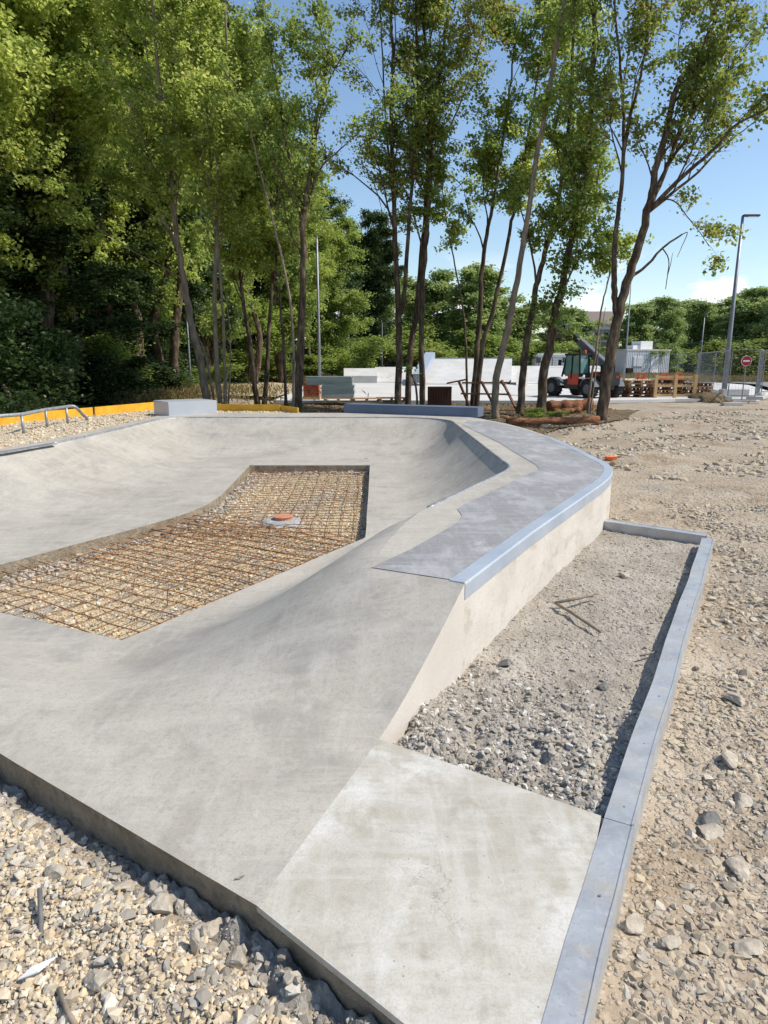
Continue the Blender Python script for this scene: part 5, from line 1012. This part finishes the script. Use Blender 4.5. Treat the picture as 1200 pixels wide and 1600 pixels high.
# logs
def log(p0, p1, Y, r_, label, m=BARKR):
    a, b = at(*p0, Y), at(*p1, Y - .1); ga = gzz(a.x, Y) + r_ * .75; a.z = ga; b.z = gzz(b.x, Y) + r_ * .75; c = (a + b) / 2; pts = [a.lerp(b, i / 12) - c + Vector((0, .03 * math.sin(i * 2.1), .02 * math.sin(i * 1.3))) for i in range(13)]
    o = MB().tube(pts, [r_ * (1 + .12 * math.sin(i * 1.7)) for i in range(13)], 12).build('log', m, smooth=True, label=label, cat='log', group='fallen logs'); o.location = c
log((858, 637), (922, 630), 20.8, .22, 'thick red-brown fallen log behind the ivy-clad tree'); log((792, 668), (935, 652), 17.6, .12, 'long flat rotten log running up to the big leaning tree'); log((866, 640), (905, 640), 20.2, .10, 'thin red-brown log in front of the thick one')
def soilheap(px0, py, Y, w_, d_, h, m, label, name='soil_heap'):
    v, f = ico(4); v = v * np.array([w_, d_, h]) * (1 + .3 * fbm(v[:, 0] * 3 + px0, v[:, 1] * 3 + v[:, 2], 9, 4))[:, None]; o = link(name, np_mesh(name, v, f), m, smooth=True, label=label, cat='heap'); o.location = (X_(px0, Y), Y, gzz(X_(px0, Y), Y)); return o
soilheap(500, 640, 17.6, 1.1, .8, .16, FLOORM, 'low heap of dark soil and leaves left of the blue block')
soilheap(1112, 622, 28.5, .9, .7, .38, FLOORM, 'brown earth heap at the right end of the timber stack, by the lamp post')
soilheap(790, 650, 15.9, .5, .3, .12, CONL, 'spilled pale concrete at the right end of the blue block')
# timber crates / pallets in front of the container
GP = 'pallets stacked in front of the container'
N0 = X_(1030, 30)
for i in range(5): pallet(X_(1000, 29.6) + .04 * (i % 2), 29.6, i * .145, .06 * (i % 3) - .03, ['bottom', 'second', 'third', 'fourth', 'top'][i] + ' brown pallet of the stack left of the upright yellow frame', WOODD if i < 3 else WOOD, GP)
for i in range(5): pallet(X_(1046, 30.2) + .05 * ((i * 2) % 3), 30.4, i * .145, .05 * (i % 2), ['bottom', 'second', 'third', 'fourth', 'top'][i] + ' brown pallet of the stack behind the yellow frame', WOOD if i % 2 else WOODD, GP)
for i in range(4): pallet(X_(1088, 30.4) - .05 * (i % 2), 30.2, i * .15, .04 * i - .05, ['bottom', 'second', 'third', 'top'][i] + ' brown pallet of the stack beside the lamp post', WOODD if i % 2 else WOOD, GP)
for i in range(3): pallet(X_(966, 31.8), 31.8, i * .16, .1, ['bottom', 'middle', 'top'][i] + ' pale pallet of the low stack beside the telehandler wheel', WOODY, GP)
e = empty('timber_frame', (X_(1058, 28.9), 28.9, 0), label='upright yellow pine frame of three posts in front of the brown pallets', cat='timber frame')
a0 = X_(1028, 28.9) - X_(1058, 28.9); b0 = X_(1090, 28.9) - X_(1058, 28.9)
for i in range(3): MB().box((a0 + (b0 - a0) * i / 2, 0, .48), (.12, .10, .96)).build('post', WOODY, e)
for z in (.10, .50, .86): MB().box(((a0 + b0) / 2, .07, z), (b0 - a0, .04, .10)).build('rail', WOODY, e)
for p, zz, l in ((1004, .74, 'left'), (1040, .74, 'middle'), (1062, .74, 'right')):
    e = empty('orange_bracket', (X_(p, 30.0), 30.0, zz), label=f'small orange metal bracket lying on top of the pallets, the {l} one', cat='bracket', group='orange brackets on the pallets')
    MB().box((0, 0, .03), (.35, .3, .05)).build('plate', ORANGE, e); MB().box((-.12, 0, .15), (.04, .2, .22)).box((.12, 0, .15), (.04, .2, .22)).box((0, 0, .27), (.28, .2, .03)).build('handle', ORANGE, e)
# ------------------------------------------------------------------ telehandler
T = empty('telehandler', (X_(914, 29.8), 29.8, 0), R(118), label='red and dark grey telehandler with its boom raised, parked behind the trees', cat='telehandler')
def tyre(x, y, nm='wheel'):
    w_ = MB(); w_.tube([(x, y - .19, .44), (x, y - .15, .44), (x, y + .15, .44), (x, y + .19, .44)], [.36, .44, .44, .36], 24); o = w_.build(nm, DARKG, T, bevel=0)
    k = MB(); 
    for i in range(18): a = i / 18 * 6.283; k.box((x + .445 * math.cos(a), y, .44 + .445 * math.sin(a)), (.05, .36, .04), ax=Matrix.Rotation(-a, 3, 'Y'))
    k.build('tread', DARKG, o)
    r_ = MB(); s = 1 if y > 0 else -1; r_.tube([(x, y + s * .15, .44), (x, y + s * .21, .44), (x, y + s * .205, .44)], [.24, .23, .10], 20); r_.build('rim', GREYP, o)
for x in (-1.25, 1.25):
    for y in (-.8, .8): tyre(x, y)
def P_(name, f, m, parent=T, **k): q = MB(); f(q); return q.build(name, m, parent, **k)
P_('chassis', lambda q: q.box((0, 0, .62), (3.3, .95, .45)).box((-1.5, 0, .85), (.7, 1.2, .5)), BLACKP, bevel=.04)
for x in (-1.25, 1.25):
    for s in (-.8, .8):
        P_('fender', lambda q: [q.box((x + .50 * math.cos(a), s, .46 + .50 * math.sin(a)), (.04, .42, .27), ax=Matrix.Rotation(-a, 3, 'Y')) for a in (R(25), R(55), R(90), R(125), R(155))], GREYP, bevel=.01)
P_('lower_body', lambda q: q.box((-.05, .72, .66), (1.05, .36, .5)), BLACKP, bevel=.06)
P_('engine_cover', lambda q: q.box((-.35, -.68, 1.0), (1.7, .42, .5)), REDP, bevel=.08); P_('counterweight', lambda q: q.box((-1.72, 0, .95), (.3, 1.1, .6)), BLACKP, bevel=.06)
cabf = P_('cab_frame', lambda q: [q.beam(a, b, .08, .08) for a, b in [((-.65, .30, 1.0), (-.55, .30, 2.05)), ((-.65, .92, 1.0), (-.55, .88, 2.05)), ((.6, .30, 1.0), (.35, .32, 2.05)), ((.6, .92, 1.0), (.35, .88, 2.05)), ((-.08, .93, .9), (-.1, .90, 2.05)), ((-.65, .30, 1.15), (-.65, .92, 1.15))]] + [q.box((-.1, .6, 2.09), (1.1, .72, .09))], BLACKP, bevel=.015)
P_('cab_window', lambda q: q.add([(-.62, .34, 1.18), (-.62, .88, 1.18), (-.55, .85, 2.02), (-.55, .34, 2.02), (-.60, .34, 1.18), (-.60, .88, 1.18), (-.53, .85, 2.02), (-.53, .34, 2.02)], [(0, 1, 2, 3), (7, 6, 5, 4), (0, 4, 5, 1), (2, 6, 7, 3), (0, 3, 7, 4), (1, 5, 6, 2)]), GLASS)
P_('cab_window', lambda q: q.box((-.34, .905, 1.52), (.46, .02, .98)), GLASS); P_('cab_window', lambda q: q.box((.17, .905, 1.52), (.40, .02, .98)), GLASS)
P_('cab_window', lambda q: q.beam((.6, .61, 1.05), (.36, .61, 2.0), .5, .02), GLASS)
P_('door', lambda q: q.box((-.2, .925, .88), (.75, .03, .5)), REDP, bevel=.01)
P_('seat', lambda q: q.box((-.15, .6, 1.1), (.45, .42, .16)).box((-.38, .6, 1.42), (.12, .42, .6)), BLACKP, bevel=.03)
P_('tail_light', lambda q: q.box((-1.86, .35, 1.02), (.04, .16, .10)), SIGNR); P_('tail_light', lambda q: q.box((-1.86, -.35, 1.02), (.04, .16, .10)), SIGNR)
P_('mirror', lambda q: q.box((.55, 1.15, 1.7), (.04, .18, .28)).beam((.5, .9, 1.75), (.55, 1.1, 1.75), .03, .03), BLACKP)
P_('beacon', lambda q: q.tube([(-.45, .45, 2.13), (-.45, .45, 2.28), (-.45, .45, 2.30)], [.06, .055, .02], 12), ORANGE)
bm0, bm1 = Vector((-1.55, -.05, 1.45)), Vector((1.75, -.05, 3.55)); mid = bm0.lerp(bm1, .62)
P_('boom', lambda q: q.beam(bm0, mid, .34, .36), GREYP, bevel=.03); P_('boom_extension', lambda q: q.beam(mid - (mid - bm0) * .1, bm1, .26, .26), BLACKP, bevel=.02)
P_('ram', lambda q: q.tube([(-.5, -.05, .95), (.35, -.05, 2.35)], .06, 10), GALVD); P_('boom_pivot', lambda q: q.box((-1.5, .17, 1.2), (.5, .06, .8)).box((-1.5, -.27, 1.2), (.5, .06, .8)), BLACKP, bevel=.02)
P_('carriage', lambda q: q.beam(bm1, bm1 + Vector((.35, 0, -.55)), .9, .1).beam(bm1 + Vector((.35, .3, -.5)), bm1 + Vector((1.3, .3, -.5)), .1, .05).beam(bm1 + Vector((.35, -.3, -.5)), bm1 + Vector((1.3, -.3, -.5)), .1, .05), BLACKP)
T.scale = (.86, .86, .86)
# ------------------------------------------------------------------ lamp posts
def lamp(p, Y, h, r_, label, m=POLE, head=True, arm=.55, double=False):
    x = X_(p, Y); e = empty('street_lamp', (x, Y, 0), label=label, cat='street lamp')
    MB().tube([(0, 0, -.1), (0, 0, h * .3), (0, 0, h)], [r_, r_ * .85, r_ * .5], 12).build('pole', m, e, smooth=True)
    if head:
        for s in ((1, -1) if double else (1,)): o = MB().box((s * arm * .65, 0, h + .03), (arm * 1.3, .22, .08)).build('lamp_head', POLED, e, bevel=.02); MB().box((s * arm * .75, 0, h - .018), (arm * .7, .16, .012)).build('lens', WHITEP, o)
    return e
lamp(1136, 31.0, 7.6, .115, 'tall grey lamp post with a flat head pointing right, beside the timber stack', POLE)
lamp(499, 44, 10.0, .11, 'tall zinc lamp post in front of the wood, left of the white platform', POLE, double=True, arm=.8)
lamp(296, 33, 6.0, .06, 'slim lamp post behind the grey box, against the wood', POLE, head=True, arm=.3); lamp(597, 60, 4.8, .07, 'thin far grey post between the white platform and the forked tree', POLED, head=False)
lamp(977, 55, 8.6, .075, 'thin grey post in front of the site container', POLE, head=False); lamp(1094, 70, 6.2, .07, 'thin grey post in the car park left of the tall lamp', POLE, arm=.3); lamp(1078, 95, 4.5, .06, 'short far post behind the mesh fence', POLED, head=False)
for x, p in ((0, 0),): pass
# mobile fence panels and blocks
GFN = 'mobile mesh fence panels'
def panel(p0, Y0, p1, Y1, label, h=1.95):
    a = Vector((X_(p0, Y0), Y0, .02)); b = Vector((X_(p1, Y1), Y1, .02)); d = b - a; L_ = d.length; e = empty('mobile_fence', a, math.atan2(d.y, d.x), label=label, cat='fence panel', group=GFN)
    MB().tube([(0, 0, .05), (0, 0, h), (L_, 0, h), (L_, 0, .05)], .022, 8).build('frame', POLE, e); w_ = MB()
    for i in range(1, int(L_ / .12)): w_.beam((i * .12, 0, .15), (i * .12, 0, h - .02), .004, .004)
    for i in range(7): w_.beam((0, 0, .15 + i * .29), (L_, 0, .15 + i * .29), .007, .007)
    w_.beam((0, 0, .15), (L_, 0, .15), .03, .03); w_.build('mesh', POLE, e)
    MB().box((0, 0, .06), (.25, .6, .13)).build('foot', CONL, e, bevel=.02); return e
panel(1143, 27.5, 1186, 27.2, 'mesh fence panel beside the no-entry sign, nearest one'); panel(1186, 27.2, 1192, 30.5, 'mesh fence panel turned edge-on, right of the no-entry sign'); panel(1118, 33, 1140, 30, 'mesh fence panel left of the no-entry sign')
panel(1090, 40, 1118, 33.5, 'mesh fence panel standing just behind the tall lamp post'); panel(1060, 46, 1092, 44, 'mesh fence panel in front of the container, right one'); panel(1030, 47, 1060, 46, 'mesh fence panel in front of the container, middle one'); panel(995, 47, 1030, 47, 'mesh fence panel in front of the container, left one'); panel(1195, 31, 1250, 30, 'mesh fence panel at the right edge of the photo')
o = MB().box((0, 0, .16), (1.15, .4, .34)).build('concrete_block', CONL, bevel=.02, label='low concrete block at the foot of the tall lamp post', cat='concrete block'); o.location = (X_(1152, 29.6), 29.6, 0)
o = MB().box((0, 0, .05), (.75, .28, .13)).build('fence_foot', CONL, bevel=.02, label='dark concrete fence foot lying on the dirt below the no-entry sign', cat='fence foot'); o.location = (X_(1151, 25.8), 25.8, gzz(X_(1151, 25.8), 25.8))
sg = empty('no_entry_sign', (X_(1166, 26.9), 26.9, 0), label='round red no-entry sign on the mesh fence panel', cat='road sign'); zc = at(1167, 564, 26.9).z
MB().tube([(0, 0, zc), (0, .02, zc)], .19, 28).build('disc', SIGNR, sg); MB().box((0, -.008, zc), (.25, .012, .06)).build('white_bar', WHITEP, sg)
q = MB()
for i in range(28): a = i / 28 * 6.283; b = (i + 1) / 28 * 6.283; q.beam((0.195 * math.cos(a), -.003, zc + 0.195 * math.sin(a)), (0.195 * math.cos(b), -.003, zc + 0.195 * math.sin(b)), .02, .012)
q.build('rim', WHITEP, sg); MB().tube([(.02, .045, 0), (.02, .045, zc)], .022, 8).build('bracket', POLE, sg)
# ------------------------------------------------------------------ container, van, buildings
cx0, cx1 = at(962, 570, 66), at(1058, 570, 68)
e = empty('site_container', ((cx0.x + cx1.x) / 2, 67, 0), R(22), label='white site office container with a box on its roof, beyond the pallets', cat='site container')
MB().box((0, 1.2, 1.3), (5.6, 2.4, 2.5)).build('body', CYCO, e, bevel=.03); q = MB()
for i in range(26): q.box((-2.65 + i * .212, -.015, 1.3), (.07, .03, 2.3))
q.build('ribs', CYCO, e); MB().box((0, 1.2, 2.60), (5.75, 2.55, .12)).build('roof_rim', STUCCOP, e)
f_ = MB().box((-1.2, -.05, 1.5), (1.1, .06, .95)).build('window', WHITEP, e); MB().box((-1.2, -.09, 1.5), (1.0, .02, .85)).build('shutter', CYCO, f_)
MB().box((.9, -.05, 1.15), (.95, .05, 2.1)).build('door', WHITEP, e); MB().box((.3, 1.2, 3.05), (1.5, 1.3, .78)).box((-.8, 1.2, 2.85), (.9, 1.0, .4)).build('roof_unit', WHITEP, e, bevel=.02)
MB().box((-2.4, -.3, .45), (.9, .4, .9)).build('black_tank', BLACKP, e, bevel=.08)
e = empty('van', (X_(868, 72), 72, 0), R(0), label='small white van parked behind the ramps, left of the telehandler', cat='van')
MB().box((0, 0, 1.15), (4.6, 1.9, 1.5)).box((-.5, 0, 2.1), (3.4, 1.8, .5)).build('body', WHITEP, e, bevel=.15); MB().box((.9, -.96, 1.65), (.8, .03, .5)).build('window', WINDOW, e)
MB().box((-2.0, -.96, 1.65), (.5, .03, .5)).build('window', WINDOW, e)
for x in (-1.5, 1.5): MB().tube([(x, -.98, .34), (x, -.75, .34)], .34, 16).build('wheel', DARKG, e)
def block(name, p0, p1, Y, y_top, label, m=STUCCO, depth=12, nf=3, nw=5, roof='flat'):
    a, b = at(p0, 565, Y), at(p1, 565, Y); zt = at(p0, y_top, Y).z; W = b.x - a.x; e = empty(name, ((a.x + b.x) / 2, Y, 0), label=label, cat='building', group='buildings beyond the trees')
    MB().box((0, depth / 2, zt / 2), (W, depth, zt)).build('wall', m, e)
    if roof == 'flat': MB().box((0, depth / 2, zt + .25), (W + 1.2, depth + 1.2, .5)).build('roof', STUCCOP, e)
    else: MB().add([(-W / 2 - .6, -.6, zt), (W / 2 + .6, -.6, zt), (W / 2 + .6, depth + .6, zt), (-W / 2 - .6, depth + .6, zt), (-W / 2 - .6, depth / 2, zt + 3), (W / 2 + .6, depth / 2, zt + 3)], [(0, 1, 5, 4), (2, 3, 4, 5), (0, 4, 3), (1, 2, 5), (3, 2, 1, 0)]).build('roof', mat('roof_tiles', [(0.16, 0.13, 0.12), (0.24, 0.19, 0.17)], 8, .9), e)
    for i in range(nf):
        for j in range(nw):
            x = -W / 2 + W * (j + .5) / nw; z = zt * (i + .55) / nf
            f_ = MB().box((x, -.03, z), (W / nw * .62, .08, zt / nf * .55)).build('window', STUCCOP, e); MB().box((x, -.08, z), (W / nw * .54, .03, zt / nf * .46)).build('pane', WINDOW, f_)
        MB().box((0, -.5, zt * (i + .08) / nf + .1), (W * .96, 1.0, .18)).build('balcony', STUCCOP, e)
block('apartment_building', 880, 965, 130, 515, 'grey flat-roofed apartment block behind the telehandler boom', nf=3, nw=6); block('apartment_building', 922, 962, 150, 506, 'brown-roofed building just behind the big leaning trunk', nf=4, nw=4, roof='gable', m=STUCCO)
block('apartment_building', 1010, 1065, 140, 520, 'pale low block above the site container', nf=3, nw=4, m=STUCCOP); block('apartment_building', 1080, 1125, 140, 516, 'pale low block behind the tall lamp post', nf=3, nw=3, m=STUCCOP)
e = empty('parked_lorry', (X_(1172, 64), 64, 0), 0, label='white-topped shelter in the car park behind the no-entry sign', cat='shelter'); e.name = 'shelter'
MB().box((0, 0, 2.55), (4.2, 2.5, .35)).build('roof', WHITEP, e, bevel=.05)
for x in (-1.9, -.6, .7, 1.9): MB().box((x, -1.0, 1.2), (.12, .12, 2.4)).build('post', POLED, e)
MB().box((0, 1.1, 1.2), (3.9, .1, 2.2)).build('back_wall', BLACKP, e)
